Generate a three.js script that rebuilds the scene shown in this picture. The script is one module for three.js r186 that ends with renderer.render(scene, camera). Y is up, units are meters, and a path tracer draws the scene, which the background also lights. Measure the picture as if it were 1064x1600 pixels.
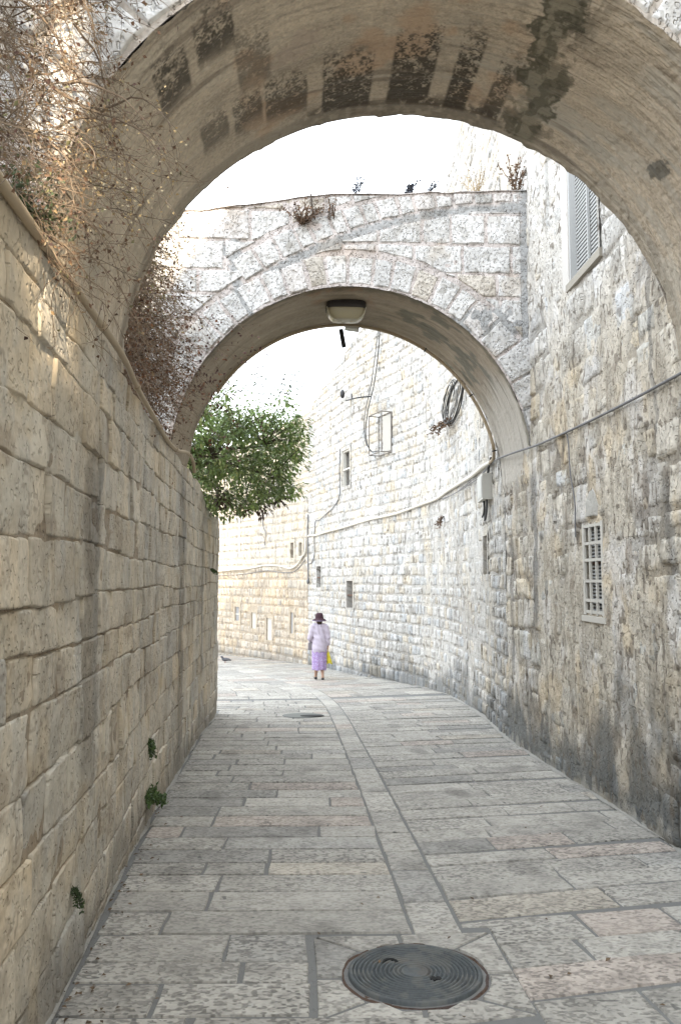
import * as THREE from 'three';
import { mergeGeometries } from 'three/addons/utils/BufferGeometryUtils.js';

// ------------------------------------------------------------------ camera, sky, sun, exposure
// plan coordinates used below: X to the right, Y up, F forward along the lane (world z = -F), metres
const scene = new THREE.Scene();
const V = (x, y, f) => new THREE.Vector3(x, y, -f);
const camera = new THREE.PerspectiveCamera(65.24, 1064 / 1600, 0.05, 1200);
camera.position.set(0, 1.68, 0);
camera.lookAt(0.0492, 1.68 + 0.0837, -0.9953);
const renderer = new THREE.WebGLRenderer({ antialias: true });
renderer.setSize(680, 1024);
renderer.toneMapping = THREE.LinearToneMapping;
renderer.toneMappingExposure = 4.35;
renderer.shadowMap.enabled = true;
{
  const w = 256, h = 128, d = new Float32Array(w * h * 4);          // bright milky haze all round, a little bluer overhead
  for (let j = 0; j < h; j++) for (let i = 0; i < w; i++) {
    const el = Math.max(0, Math.sin((j + 0.5) / h * Math.PI - Math.PI / 2)), k = (j * w + i) * 4, t = Math.pow(el, 0.7);
    d[k] = 1.0 - 0.17 * t; d[k + 1] = 1.03 - 0.10 * t; d[k + 2] = 1.06 - 0.02 * t; d[k + 3] = 1;
  }
  const sky = new THREE.DataTexture(d, w, h, THREE.RGBAFormat, THREE.FloatType);
  sky.mapping = THREE.EquirectangularReflectionMapping; sky.magFilter = THREE.LinearFilter; sky.needsUpdate = true;
  scene.background = sky; scene.environment = sky;
}
const sunAz = 20 * Math.PI / 180, sunEl = 27 * Math.PI / 180;       // low, behind the camera and a little to the right
const sun = new THREE.DirectionalLight(new THREE.Color(1.0, 0.84, 0.62), 3.2);
sun.position.set(Math.sin(sunAz) * Math.cos(sunEl) * 60, Math.sin(sunEl) * 60, Math.cos(sunAz) * Math.cos(sunEl) * 60);
sun.target.position.set(0, 0, -12); sun.position.add(sun.target.position);
sun.castShadow = true; sun.shadow.mapSize.set(2048, 2048); sun.shadow.radius = 1.5;
Object.assign(sun.shadow.camera, { left: -45, right: 45, top: 45, bottom: -45, near: 1, far: 160 });
scene.add(sun, sun.target);

// ------------------------------------------------------------------ numbers
function rngOf(seed) { let a = seed >>> 0; return () => { a = (a + 0x6D2B79F5) | 0; let t = Math.imul(a ^ (a >>> 15), 1 | a); t = (t + Math.imul(t ^ (t >>> 7), 61 | t)) ^ t; return ((t ^ (t >>> 14)) >>> 0) / 4294967296; }; }
const clamp = (x, a = 0, b = 1) => x < a ? a : x > b ? b : x, lerp = (a, b, t) => a + (b - a) * t;
const sst = (a, b, x) => { const t = clamp((x - a) / (b - a)); return t * t * (3 - 2 * t); };
function hsh(ix, iy) { let h = (Math.imul(ix, 374761393) + Math.imul(iy, 668265263)) | 0; h = Math.imul(h ^ (h >>> 13), 1274126177); return ((h ^ (h >>> 16)) >>> 0) / 4294967296; }
function n2(x, y) {                                                  // value noise, 0..1
  const ix = Math.floor(x), iy = Math.floor(y); let u = x - ix, v = y - iy; u = u * u * (3 - 2 * u); v = v * v * (3 - 2 * v);
  const a = hsh(ix, iy), b = hsh(ix + 1, iy), c = hsh(ix, iy + 1), d = hsh(ix + 1, iy + 1);
  return a + (b - a) * u + (c - a + (a - b - c + d) * u) * v;
}
function pn(x, y, per) {                                             // the same, repeating every per cells
  const ix = Math.floor(x), iy = Math.floor(y); let u = x - ix, v = y - iy; u = u * u * (3 - 2 * u); v = v * v * (3 - 2 * v);
  const m = (k) => ((k % per) + per) % per, x0 = m(ix), x1 = m(ix + 1), y0 = m(iy) + per * 7, y1 = m(iy + 1) + per * 7;
  const a = hsh(x0, y0), b = hsh(x1, y0), c = hsh(x0, y1), d = hsh(x1, y1);
  return a + (b - a) * u + (c - a + (a - b - c + d) * u) * v;
}
const fbm = (x, y, o = 3) => { let s = 0, a = 0.5, t = 0; for (let i = 0; i < o; i++) { s += a * n2(x + i * 19.7, y + i * 7.3); t += a; a *= 0.5; x *= 2.03; y *= 2.03; } return s / t; };
const pfbm = (x, y, per, o) => { let s = 0, a = 0.5, t = 0; for (let i = 0; i < o; i++) { s += a * pn(x, y, per); t += a; a *= 0.5; x *= 2; y *= 2; per *= 2; } return s / t; };

// ------------------------------------------------------------------ textures and materials
const LUT = new Uint8Array(4097); for (let i = 0; i <= 4096; i++) { const c = i / 4096; LUT[i] = Math.round(255 * (c <= 0.0031308 ? 12.92 * c : 1.055 * Math.pow(c, 1 / 2.4) - 0.055)); }
const enc = (c) => LUT[(clamp(c) * 4096) | 0];
function tex(w, h, fn, color, repeat) {                              // fn(x, y in 0..1, out)
  const d = new Uint8Array(w * h * 4), o = [0, 0, 0];
  for (let j = 0; j < h; j++) for (let i = 0; i < w; i++) {
    fn((i + 0.5) / w, (j + 0.5) / h, o); const k = (j * w + i) * 4;
    if (color) { d[k] = enc(o[0]); d[k + 1] = enc(o[1]); d[k + 2] = enc(o[2]); } else d[k] = d[k + 1] = d[k + 2] = clamp(o[0]) * 255;
    d[k + 3] = 255;
  }
  const t = new THREE.DataTexture(d, w, h); t.magFilter = THREE.LinearFilter; t.minFilter = THREE.LinearMipmapLinearFilter; t.generateMipmaps = true;
  if (color) t.colorSpace = THREE.SRGBColorSpace;
  t.wrapS = t.wrapT = repeat ? THREE.RepeatWrapping : THREE.ClampToEdgeWrapping; t.needsUpdate = true; return t;
}
// a colour map covering the rectangle s0..s1, y0..y1 (metres); uv are metres
function wallTex(s0, s1, y0, y1, ppm, fn) {
  const w = Math.min(2048, Math.round((s1 - s0) * ppm)), h = Math.min(2048, Math.round((y1 - y0) * ppm));
  const t = tex(w, h, (x, y, o) => fn(s0 + x * (s1 - s0), y0 + y * (y1 - y0), o), true, false);
  t.repeat.set(1 / (s1 - s0), 1 / (y1 - y0)); t.offset.set(-s0 / (s1 - s0), -y0 / (y1 - y0)); return t;
}
const rep = (t, sx, sy) => { t.repeat.set(1 / sx, 1 / (sy ?? sx)); return t; };
const stoneBump = rep(tex(1024, 1024, (x, y, o) => {
  const a = pfbm(x * 10, y * 10, 10, 5), b = pfbm(x * 46, y * 46, 46, 3), p = pfbm(x * 70 + 3, y * 60, 70, 2);
  o[0] = 0.25 + 0.55 * a + 0.25 * (b - 0.5) - 0.5 * sst(0.62, 0.8, p);
}, false, true), 1.4);
const chiselBump = rep(tex(1024, 1024, (x, y, o) => {               // coarse dressed stone: short dents and ridges
  const a = pfbm(x * 14, y * 14, 14, 4), w = pfbm(x * 34 + 4 * a, y * 26, 34, 3);
  o[0] = 0.2 + 0.35 * a + 0.6 * Math.abs(w - 0.5) * 2;
}, false, true), 1.3);
const plasterBump = rep(tex(512, 512, (x, y, o) => { o[0] = 0.5 + 0.6 * (pfbm(x * 5, y * 40, 5, 3) - 0.5) + 0.5 * (pfbm(x * 30, y * 30, 30, 3) - 0.5); }, false, true), 1.2);
const mat = (p) => new THREE.MeshStandardMaterial({ roughness: 0.92, metalness: 0, ...p });
const mix3 = (o, r, g, b, t) => { o[0] += (r - o[0]) * t; o[1] += (g - o[1]) * t; o[2] += (b - o[2]) * t; };
const mul3 = (o, k) => { o[0] *= k; o[1] *= k; o[2] *= k; };

// ------------------------------------------------------------------ objects: names, labels
const used = {};
function numbered(n) { const k = used[n] = (used[n] ?? -1) + 1; return k ? n + '_' + String(k).padStart(3, '0') : n; }
function thing(name, label, category, pos, group) {
  const o = new THREE.Group(); o.name = numbered(name); if (pos) o.position.copy(pos);
  o.userData = { label, category }; if (group) o.userData.group = group; scene.add(o); return o;
}
function obj(name, geo, material, parent, extra) {
  if (Array.isArray(geo)) geo = merge(geo);
  const m = new THREE.Mesh(geo, material); m.name = name; m.castShadow = m.receiveShadow = true;
  if (parent?.isGroup && parent.position.lengthSq() > 0 && !extra?.local) geo.translate(-parent.position.x, -parent.position.y, -parent.position.z);
  if (extra?.kind) m.userData.kind = extra.kind; if (extra?.label) m.userData.label = extra.label;
  (parent ?? scene).add(m); return m;
}
function merge(list) {
  list = list.map((g) => g.index ? g.toNonIndexed() : g); const keys = ['position', 'normal', 'uv', 'color'].filter((k) => list.every((g) => g.attributes[k]));
  for (const g of list) for (const k of Object.keys(g.attributes)) if (!keys.includes(k)) g.deleteAttribute(k);
  return mergeGeometries(list);
}

// ------------------------------------------------------------------ surfaces
function gridGeo(nx, ny, fn, flip) {                                 // fn(i, j) -> {p: Vector3, uv: [u, v], c: [r, g, b]} ; null corner leaves the cell out
  const P = [], U = [], Cc = [], I = [], has = []; 
  for (let j = 0; j <= ny; j++) for (let i = 0; i <= nx; i++) { const r = fn(i, j); P.push(r.p.x, r.p.y, r.p.z); U.push(r.uv[0], r.uv[1]); Cc.push(...(r.c ?? [1, 1, 1])); has.push(!r.hole); }
  for (let j = 0; j < ny; j++) for (let i = 0; i < nx; i++) {
    const a = j * (nx + 1) + i, b = a + 1, c = a + nx + 2, d = a + nx + 1;
    if (!(has[a] && has[b] && has[c] && has[d])) continue;
    if (flip) I.push(a, c, b, a, d, c); else I.push(a, b, c, a, c, d);
  }
  return finish(P, U, Cc, I);
}
function finish(P, U, Cc, I) {
  const g = new THREE.BufferGeometry();
  g.setAttribute('position', new THREE.Float32BufferAttribute(P, 3)); g.setAttribute('uv', new THREE.Float32BufferAttribute(U, 2)); g.setAttribute('color', new THREE.Float32BufferAttribute(Cc, 3));
  g.setIndex(I); g.computeVertexNormals(); return g;
}
// a rough stone over the rectangle s0..s1, y0..y1 of a surface map(s, y, outward)
function gridStone(map, s0, s1, y0, y1, o) {
  const w = s1 - s0, h = y1 - y0, cell = o.cell ?? 0.05, nx = Math.max(3, Math.round(w / cell)) + 4, ny = Math.max(3, Math.round(h / cell)) + 4;
  const ev = Math.min(0.3, (o.bevel ?? 0.018) / w), eh = Math.min(0.3, (o.bevel ?? 0.018) / h);
  const us = [0, ev], vs = [0, eh], e2 = Math.min(0.36, ev * 2.6), h2 = Math.min(0.36, eh * 2.6); for (let i = 0; i <= nx - 4; i++) us.push(lerp(e2, 1 - e2, i / (nx - 4))); us.push(1 - ev, 1);
  for (let i = 0; i <= ny - 4; i++) vs.push(lerp(h2, 1 - h2, i / (ny - 4))); vs.push(1 - eh, 1);
  const ms = (s0 + s1) / 2, my = (y0 + y1) / 2, hw = (w - (o.joint ?? 0.01)) / 2, hh = (h - (o.joint ?? 0.01)) / 2, q = o.seed ?? 0, wob = o.wob ?? 0.012, rough = o.rough ?? 0.012, k = o.corner ?? 0.07;
  const tilt = o.tilt ?? [0, 0];
  return gridGeo(nx, ny, (i, j) => {
    const a = us[i] * 2 - 1, b = vs[j] * 2 - 1, a4 = a * a * a * a, b4 = b * b * b * b;
    let s = ms + a * hw * (1 - k * b4 * a4 * a * a), y = my + b * hh * (1 - k * a4 * b4 * b * b);
    const edge = Math.max(a4, b4);
    s += (n2(s * 9 + q, y * 9) - 0.5) * 2 * wob * edge; y += (n2(s * 9 + q + 40, y * 9 + 31) - 0.5) * 2 * wob * edge;
    const rim = i === 0 || j === 0 || i === nx || j === ny, ring = i === 1 || j === 1 || i === nx - 1 || j === ny - 1;
    let d = rim ? -(o.sink ?? 0.035) : (o.proud ?? 0.015) * (ring ? 0.75 : 1) + rough * ((fbm(s * 4 + q, y * 4, 2) - 0.5) * 2 + (n2(s * 17 + q, y * 17) - 0.5) * 0.8) + (o.dome ?? 0) * (1 - a * a) * (1 - b * b) + a * tilt[0] + b * tilt[1];
    return { p: map(s, y, d), uv: [s, y], c: o.tint ? o.tint(s, y, o.tone) : o.tone };
  }, o.flip);
}
// a rough stone over any convex outline [[s, y], ...] (anticlockwise)
function polyStone(map, poly, o) {
  let A = 0; for (let i = 0; i < poly.length; i++) { const [x1, y1] = poly[i], [x2, y2] = poly[(i + 1) % poly.length]; A += x1 * y2 - x2 * y1; }
  if (Math.abs(A) < 0.004) return null; if (A < 0) poly = poly.slice().reverse();
  const cell = o.cell ?? 0.05, q = o.seed ?? 0, wob = o.wob ?? 0.012, rough = o.rough ?? 0.012;
  let cx = 0, cy = 0; const out = [], inner = [], size = Math.sqrt(Math.abs(A) / 2), jt = (o.joint ?? 0.01) / 2, outP = insetPoly(poly, jt), inP = insetPoly(poly, jt + Math.min(size * 0.2, o.bevel ?? 0.018));
  for (let i = 0; i < poly.length; i++) { const m = (i + 1) % poly.length, n = Math.max(1, Math.round(Math.hypot(poly[m][0] - poly[i][0], poly[m][1] - poly[i][1]) / cell)); for (let t = 0; t < n; t++) for (const [P0, L] of [[outP, out], [inP, inner]]) L.push([lerp(P0[i][0], P0[m][0], t / n), lerp(P0[i][1], P0[m][1], t / n)]); }
  for (const [x, y] of out) { cx += x / out.length; cy += y / out.length; }
  const kmid = Math.max(2, Math.round(size / 2 / cell)), ks = [1, 1, 1 - Math.min(0.25, 1.4 * (o.bevel ?? 0.018) / size)]; for (let i = 1; i < kmid; i++) ks.push((1 - i / kmid) * ks[2]);
  const P = [], U = [], C = [], I = [], N = out.length;
  const put = (s, y, d) => { const p = map(s, y, d); P.push(p.x, p.y, p.z); U.push(s, y); C.push(...(o.tint ? o.tint(s, y, o.tone) : o.tone)); };
  ks.forEach((k, r) => { for (const [x, y] of r ? inner : out) {
    let s = cx + (x - cx) * k, t = cy + (y - cy) * k; const ed = k * k * k * k;
    s += (n2(s * 9 + q, t * 9) - 0.5) * 2 * wob * ed; t += (n2(s * 9 + q + 40, t * 9 + 31) - 0.5) * 2 * wob * ed;
    put(s, t, r === 0 ? -(o.sink ?? 0.035) : (o.proud ?? 0.015) * (r === 1 ? 0.75 : 1) + rough * ((fbm(s * 4 + q, t * 4, 2) - 0.5) * 2 + (n2(s * 17 + q, t * 17) - 0.5) * 0.8));
  } });
  put(cx, cy, (o.proud ?? 0.015) + rough * (fbm(cx * 4 + q, cy * 4, 2) - 0.5) * 2);
  const tri = (a, b, c) => o.flip ? I.push(a, c, b) : I.push(a, b, c);
  for (let r = 0; r < ks.length - 1; r++) for (let i = 0; i < N; i++) { const a = r * N + i, b = r * N + (i + 1) % N, c = a + N, d = b + N; tri(a, b, d); tri(a, d, c); }
  const l = (ks.length - 1) * N; for (let i = 0; i < N; i++) tri(l + i, l + (i + 1) % N, ks.length * N);
  return finish(P, U, C, I);
}
function insetPoly(p, d) {                                          // mitred inset of an anticlockwise outline
  return p.map((q, i) => { const a = p[(i + p.length - 1) % p.length], b = p[(i + 1) % p.length], l1 = Math.hypot(q[0] - a[0], q[1] - a[1]) || 1, l2 = Math.hypot(b[0] - q[0], b[1] - q[1]) || 1, n1 = [-(q[1] - a[1]) / l1, (q[0] - a[0]) / l1], n2v = [-(b[1] - q[1]) / l2, (b[0] - q[0]) / l2], k = Math.min(2.5, 1 / Math.max(0.2, 1 + n1[0] * n2v[0] + n1[1] * n2v[1])); return [q[0] + (n1[0] + n2v[0]) * k * d, q[1] + (n1[1] + n2v[1]) * k * d]; });
}
function clipPoly(poly, nx, ny, c) {                                 // keep points with nx*x + ny*y <= c
  const r = []; for (let i = 0; i < poly.length; i++) { const a = poly[i], b = poly[(i + 1) % poly.length], da = nx * a[0] + ny * a[1] - c, db = nx * b[0] + ny * b[1] - c; if (da <= 0) r.push(a); if (da * db < 0) { const t = da / (da - db); r.push([lerp(a[0], b[0], t), lerp(a[1], b[1], t)]); } }
  return r;
}
const centre = (p) => { let x = 0, y = 0; for (const q of p) { x += q[0] / p.length; y += q[1] / p.length; } return [x, y]; };
// the 300 (or n) stones that show largest become parts, the rest one part
function addPieces(parent, name, list, material, most = 300, restName = 'small_' + name) {
  list = list.filter((e) => e.g); list.sort((a, b) => b.w - a.w);
  list.slice(0, most).forEach((e) => obj(numbered(parent.name + '/' + name).replace(parent.name + '/', ''), e.g, e.m ?? material, parent));
  if (list.length > most) obj(restName, list.slice(most).map((e) => e.g), material, parent, { kind: 'stuff' });
}
function path(pts) {                                                 // smooth plan curve of [X, F]
  const c = new THREE.CatmullRomCurve3(pts.map((p) => new THREE.Vector3(p[0], 0, p[1])), false, 'centripetal'), N = 600, q = c.getPoints(N), L = [0];
  for (let i = 1; i <= N; i++) L.push(L[i - 1] + q[i].distanceTo(q[i - 1]));
  const o = { len: L[N] };
  o.at = (s) => { s = clamp(s, 0, o.len); let a = 0, b = N; while (b - a > 1) { const m = (a + b) >> 1; if (L[m] <= s) a = m; else b = m; } const t = (s - L[a]) / (L[b] - L[a] || 1); const A = q[Math.max(0, a - 2)], B = q[Math.min(N, b + 2)], dx = B.x - A.x, df = B.z - A.z, l = Math.hypot(dx, df); return { x: lerp(q[a].x, q[b].x, t), f: lerp(q[a].z, q[b].z, t), tx: dx / l, tf: df / l }; };
  o.s = (F) => { let b = 0; for (let i = 0; i <= N; i++) if (Math.abs(q[i].z - F) < Math.abs(q[b].z - F)) b = i; return L[b]; };
  return o;
}
const wallMap = (p, side, lean = 0, Y0 = 0) => (s, y, d) => { const a = p.at(s), k = (d - lean * (y - Y0)) * side; return V(a.x + a.tf * k, y, a.f - a.tx * k); };
const groundY = (F) => -0.044 * clamp(F, -40, 48);
// the rough bed behind the stones: front sheet, top, back and one recess per opening
function wallBed(map, s0, s1, bot, top, o) {
  const nx = Math.round((s1 - s0) / o.cell), H = o.H, ny = Math.round(H / o.cell), list = [], xs = [], holes = o.holes ?? [];
  const inHole = (s, y) => holes.some((h) => s > h.s0 + 1e-4 && s < h.s1 - 1e-4 && y > h.y0 + 1e-4 && y < h.y1 - 1e-4);
  list.push(gridGeo(nx, ny, (i, j) => {
    const s = lerp(s0, s1, i / nx), y = lerp(bot(s), top(s), j / ny), n = (o.depth ?? -0.012) + (o.amp ?? 0.012) * ((fbm(s * 6, y * 6, 2) - 0.5) * 2 + (n2(s * 23, y * 23) - 0.5) * 0.7) - (o.erode ? o.erode(s, y) : 0);
    return { p: map(s, y, n), uv: [s, y], c: o.tint(s, y), hole: inHole(s, y) };
  }, o.flip));
  const m = Math.max(2, Math.round((s1 - s0) / 0.4)), B = o.thick ?? 0.55;
  for (const [f0, f1] of [[(s) => [top(s), -0.012], (s) => [top(s), -B]], [(s) => [top(s), -B], (s) => [bot(s), -B]]])
    list.push(gridGeo(m, 1, (i, j) => { const s = lerp(s0, s1, i / m), [y, d] = (j ? f1 : f0)(s); return { p: map(s, y, d), uv: [s, y], c: o.tint(s, y) }; }, o.flip));
  for (const e of [s0, s1]) list.push(gridGeo(1, 1, (i, j) => { const y = j ? top(e) : bot(e); return { p: map(e, y, i ? -B : -0.012), uv: [e, y], c: o.tint(e, y) }; }));
  for (const h of holes) {
    const D = h.depth ?? 0.2, c = o.tint((h.s0 + h.s1) / 2, h.y1);
    const side = (sa, ya, sb, yb) => list.push(gridGeo(1, 1, (i, j) => ({ p: map(i ? sb : sa, i ? yb : ya, j ? -D : 0.004), uv: [i ? sb : sa, (i ? yb : ya) + j * 0.1], c })));
    const e = o.cell * 1.5;
    side(h.s0, h.y0, h.s1, h.y0); side(h.s1, h.y0, h.s1, h.y1); side(h.s1, h.y1, h.s0, h.y1); side(h.s0, h.y1, h.s0, h.y0);
    // a dressed surround closes the ragged cut in the bed
    const fr = (sa, sb, ya, yb) => list.push(gridGeo(4, 4, (i, j) => { const s = lerp(sa, sb, i / 4), y = lerp(ya, yb, j / 4); return { p: map(s, y, 0.006 + 0.004 * n2(s * 20, y * 20)), uv: [s, y], c: o.tint(s, y).map((v) => v * 1.04) }; }, o.flip));
    fr(h.s0 - e, h.s1 + e, h.y1, h.y1 + e); fr(h.s0 - e, h.s1 + e, h.y0 - e, h.y0); fr(h.s0 - e, h.s0, h.y0, h.y1); fr(h.s1, h.s1 + e, h.y0, h.y1);
  }
  return list;
}
function boxG(w, h, d, x = 0, y = 0, z = 0) { return new THREE.BoxGeometry(w, h, d).translate(x, y, z); }
function tube(pts, r, seg, rs = 6) { return new THREE.TubeGeometry(new THREE.CatmullRomCurve3(pts, false, 'centripetal'), seg ?? pts.length * 5, r, rs); }
// ------------------------------------------------------------------ plan of the lane
const leftPath = path([[-0.8, -16], [-0.82, -8], [-0.92, 0], [-1.05, 3.5], [-1.17, 5.5], [-1.27, 7.3], [-1.33, 9.3], [-1.41, 11.5], [-1.42, 13.6], [-1.44, 14.1]]);
const rightPath = path([[2.5, -34], [2.5, -12], [2.55, 0], [2.72, 5.76], [2.77, 7.15], [2.79, 9.3], [2.815, 10.2], [2.85, 11.2], [3.03, 13.3], [3.12, 16.2], [3.0, 18], [2.63, 19.5], [1.6, 22.4], [0.9, 25.1], [0.25, 27.6]]);
const farPath = path([[0.262, 27.57], [-0.5, 29.4], [-1.35, 31.1], [-2.3, 32.8], [-3.6, 34.8], [-6.2, 38], [-11, 42]]);
const l0 = leftPath.s(0), r0 = rightPath.s(0);
const LM = wallMap(leftPath, 1), RM = wallMap(rightPath, -1), FM = wallMap(farPath, -1);
const gL = (s) => groundY(leftPath.at(s).f) - 0.12, gR = (s) => groundY(rightPath.at(s).f) - 0.12, gF = (s) => groundY(farPath.at(s).f) - 0.12;

// ------------------------------------------------------------------ ground, lane
function groundSheet() {
  const xs = [-400, -120, -40, -14, -6, -3, 0, 3, 6, 14, 40, 120, 400], fs = [-400, -120, -40, -20, -8, 0, 8, 16, 24, 32, 40, 48, 60, 100, 200, 500];
  return gridGeo(xs.length - 1, fs.length - 1, (i, j) => ({ p: V(xs[i], groundY(fs[j]) - 0.06, fs[j]), uv: [xs[i], fs[j]] }));
}
{ const m = obj('ground', groundSheet(), mat({ color: new THREE.Color().setRGB(0.30, 0.27, 0.23), bumpMap: stoneBump, bumpScale: 0.01 })); m.userData.kind = 'structure'; }

const lane = path([[0.72, -14], [0.74, 0], [0.74, 4], [0.72, 7], [0.69, 10.2], [0.63, 14], [0.56, 15.6], [0.28, 18.2], [-0.35, 20.8], [-1.5, 25.2], [-3.2, 30], [-5.6, 34.5], [-9, 39], [-13, 43]]);
const PM = (d, s, h) => { const a = lane.at(s), f = a.f - a.tx * d; return V(a.x + a.tf * d, groundY(f) + h, f); };
const ls = (F) => lane.s(F);
const flagTex = (pit, seed) => rep(tex(1024, 1024, (x, y, o) => {
  const big = pfbm(x * 3 + seed, y * 3, 3, 4), mid = pfbm(x * 20, y * 20 + seed, 20, 3), fine = pfbm(x * 128, y * 128, 128, 2), pt = pfbm(x * 110 + 2 * big, y * 170, 170 * 110, 2), den = 0.35 + 1.0 * pfbm(x * 7 + 3, y * 7, 7, 3);
  const k = 0.74 + 0.30 * big + 0.30 * (mid - 0.5) + 0.3 * (fine - 0.5);
  o[0] = 0.44 * k; o[1] = 0.405 * k; o[2] = 0.355 * k;
  mix3(o, 0.44, 0.41, 0.365, 0.45 * sst(0.5, 0.75, mid));
  mul3(o, 1 - pit * den * sst(0.40, 0.78, pt)); mul3(o, 1 - 0.3 * sst(0.6, 0.8, pfbm(x * 6 + 2, y * 6, 6, 4))); mix3(o, 0.07, 0.068, 0.065, 0.7 * sst(0.93, 0.97, pn(x * 37, y * 52, 37 * 52)));
}, true, true), 2.3);
const flagBump = (pit, seed) => rep(tex(1024, 1024, (x, y, o) => {
  const big = pfbm(x * 3 + seed, y * 3, 3, 4), fine = pfbm(x * 128, y * 128, 128, 2), pt = pfbm(x * 110 + 2 * big, y * 170, 170 * 110, 2);
  o[0] = 0.75 + 0.25 * (fine - 0.5) - 0.75 * pit * sst(0.47, 0.68, pt) + 0.3 * (big - 0.5);
}, false, true), 2.3);
const flagMats = [[0.52, 1], [0.42, 5], [0.34, 9]].map(([p, s]) => mat({ map: flagTex(p, s), bumpMap: flagBump(p * 1.4, s), bumpScale: 0.009, vertexColors: true, roughness: 0.75 }));
const pavement = new THREE.Group(); pavement.name = 'pavement'; pavement.userData.kind = 'structure'; scene.add(pavement);
const cementMat = mat({ color: new THREE.Color().setRGB(0.165, 0.162, 0.153), bumpMap: stoneBump, bumpScale: 0.006 });
obj('joint_bed', gridGeo(24, 130, (i, j) => { const d = lerp(-4.5, 4, i / 24), s = lerp(ls(-12), ls(41), j / 130); return { p: PM(d, s, -0.009 + 0.004 * n2(d * 5, s * 5)), uv: [d, s] }; }), cementMat, pavement);
const fillet = (map, p, F0, F1, w) => gridGeo(160, 4, (i, j) => { const s = lerp(p.s(F0), p.s(F1), i / 160), f = p.at(s).f, k = j / 4, wd = w * (0.6 + 0.9 * n2(s * 2.3, 4)); return { p: map(s, groundY(f) + 0.0035 + 0.022 * (1 - k) * (1 - k) + 0.004 * n2(s * 9, j), k * wd - 0.03), uv: [s, k * wd] }; });
obj('cement_edging', fillet(LM, leftPath, -4, 14, 0.055), mat({ color: new THREE.Color().setRGB(0.30, 0.285, 0.255), bumpMap: stoneBump, bumpScale: 0.012 }), pavement);
obj('cement_edging_001', fillet(RM, rightPath, 3, 27, 0.07), mat({ color: new THREE.Color().setRGB(0.30, 0.285, 0.255), bumpMap: stoneBump, bumpScale: 0.012 }), pavement);
{
  const R = rngOf(11), list = [];
  const tones = () => { const t = R(), v = 0.86 + R() * 0.24; return (t < 0.10 ? [1.04, 0.97, 0.95] : t < 0.14 ? [1.03, 1.0, 0.95] : t < 0.3 ? [0.84, 0.86, 0.88] : [0.99, 1, 1.0]).map((c) => c * v); };
  const slab = (poly, o = {}) => {
    const F = lane.at(centre(poly)[1]).f, far = F > 13, k = o.m ?? (R() < 0.5 ? 0 : R() < 0.6 ? 1 : 2);
    const g = polyStone(PM, poly, { tone: tones(), proud: -0.001 + R() * 0.004, rough: far ? 0.002 : 0.003, wob: 0.005, joint: far ? 0.016 : 0.011 + R() * 0.007, bevel: 0.006, sink: 0.014, cell: far ? 0.3 : 0.13, seed: R() * 900 });
    if (g) list.push({ g, m: flagMats[k], w: F < 0 ? 0 : 1 / (1 + F), k });
  };
  const strip = 0.135, frame = [0.05, 1.0, 3.47, 4.41];               // manhole frame: X from, to, F from, to
  const edgeL = (F) => -1.0 - 0.05 * F, leftEnd = (s) => { const F = lane.at(s).f; return F < 14.2 ? leftPath.at(leftPath.s(F)).x - lane.at(s).x + 0.012 + 0.02 * n2(F * 3, 2) : -4.4; };
  const rightEnd = (s) => { const F = lane.at(s).f; return F < 27 ? Math.min(3.9, 3.0 + (F > 16 ? (F - 16) * 0.05 : 0) + 0.4) : 3.4; };
  // rows on the left, nearly square to the view; rows on the right lean away
  const known = [3.12, 3.475, 3.79, 4.075, 4.42, 4.70, 5.03, 5.365, 5.645, 5.965, 6.26, 6.58, 6.885, 7.22, 7.57, 7.945, 8.24, 8.59];
  const rows = []; { let F = 3.12; const pre = []; while (F > -9) { F -= 0.3 + R() * 0.07; pre.unshift(F); } rows.push(...pre, ...known); F = 8.59; while (F < 40) { F += 0.29 + R() * 0.08; rows.push(F); } }
  const inFrame = (F0, F1) => F1 > frame[2] + 0.03 && F0 < frame[3] - 0.03;
  for (const side of [-1, 1]) {
    let shift = side < 0 ? 0 : 0.13;
    for (let r = 0; r + 1 < rows.length; r++) {
      const sk = side < 0 ? -0.05 : 0.15 + 0.03 * Math.sin(r * 1.7), a = ls(rows[r] + shift), b = ls(rows[r + 1] + shift), Fm = (rows[r] + rows[r + 1]) / 2;
      if (Fm > 16 && r % 2) continue;                                  // far rows are drawn two by two
      const bb = Fm > 16 ? ls(rows[Math.min(rows.length - 1, r + 2)] + shift) : b;
      let fromD = strip, toD = 4.2;
      if (side < 0) { fromD = leftEnd(a); toD = -strip; if (inFrame(rows[r], rows[r + 1])) toD = frame[0] - lane.at(a).x; }
      else { toD = rightEnd(a); if (inFrame(rows[r] + shift - 0.06, rows[r + 1] + shift)) fromD = frame[1] - lane.at(a).x + 0.01; }
      let d = fromD, first = true;
      while (d < toD - 0.05) {
        let w = 0.42 + R() * 0.75; if (first && side < 0) w *= 0.4 + R() * 0.6; if (d + w > toD - 0.26) w = toD - d; first = false;
        const d1 = Math.min(toD, d + w), sl = side < 0 ? 0.03 : -0.06;
        slab([[d, a + sk * d], [d1, a + sk * d1], [d1 + sl * (R() - 0.3), bb + sk * d1], [d + (d === fromD ? 0 : sl * 0.3), bb + sk * d]]);
        d = d1;
      }
    }
  }
  let s = ls(4.42); while (lane.at(s).f < 30) { const w = 0.42 + R() * 0.35; slab([[-strip, s], [strip, s], [strip, s + w], [-strip, s + w]], { m: R() < 0.7 ? 1 : 2 }); s += w; }
  s = ls(3.46); while (lane.at(s).f > -8) { const w = 0.42 + R() * 0.35; slab([[-strip, s - w], [strip, s - w], [strip, s], [-strip, s]]); s -= w; }
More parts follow.
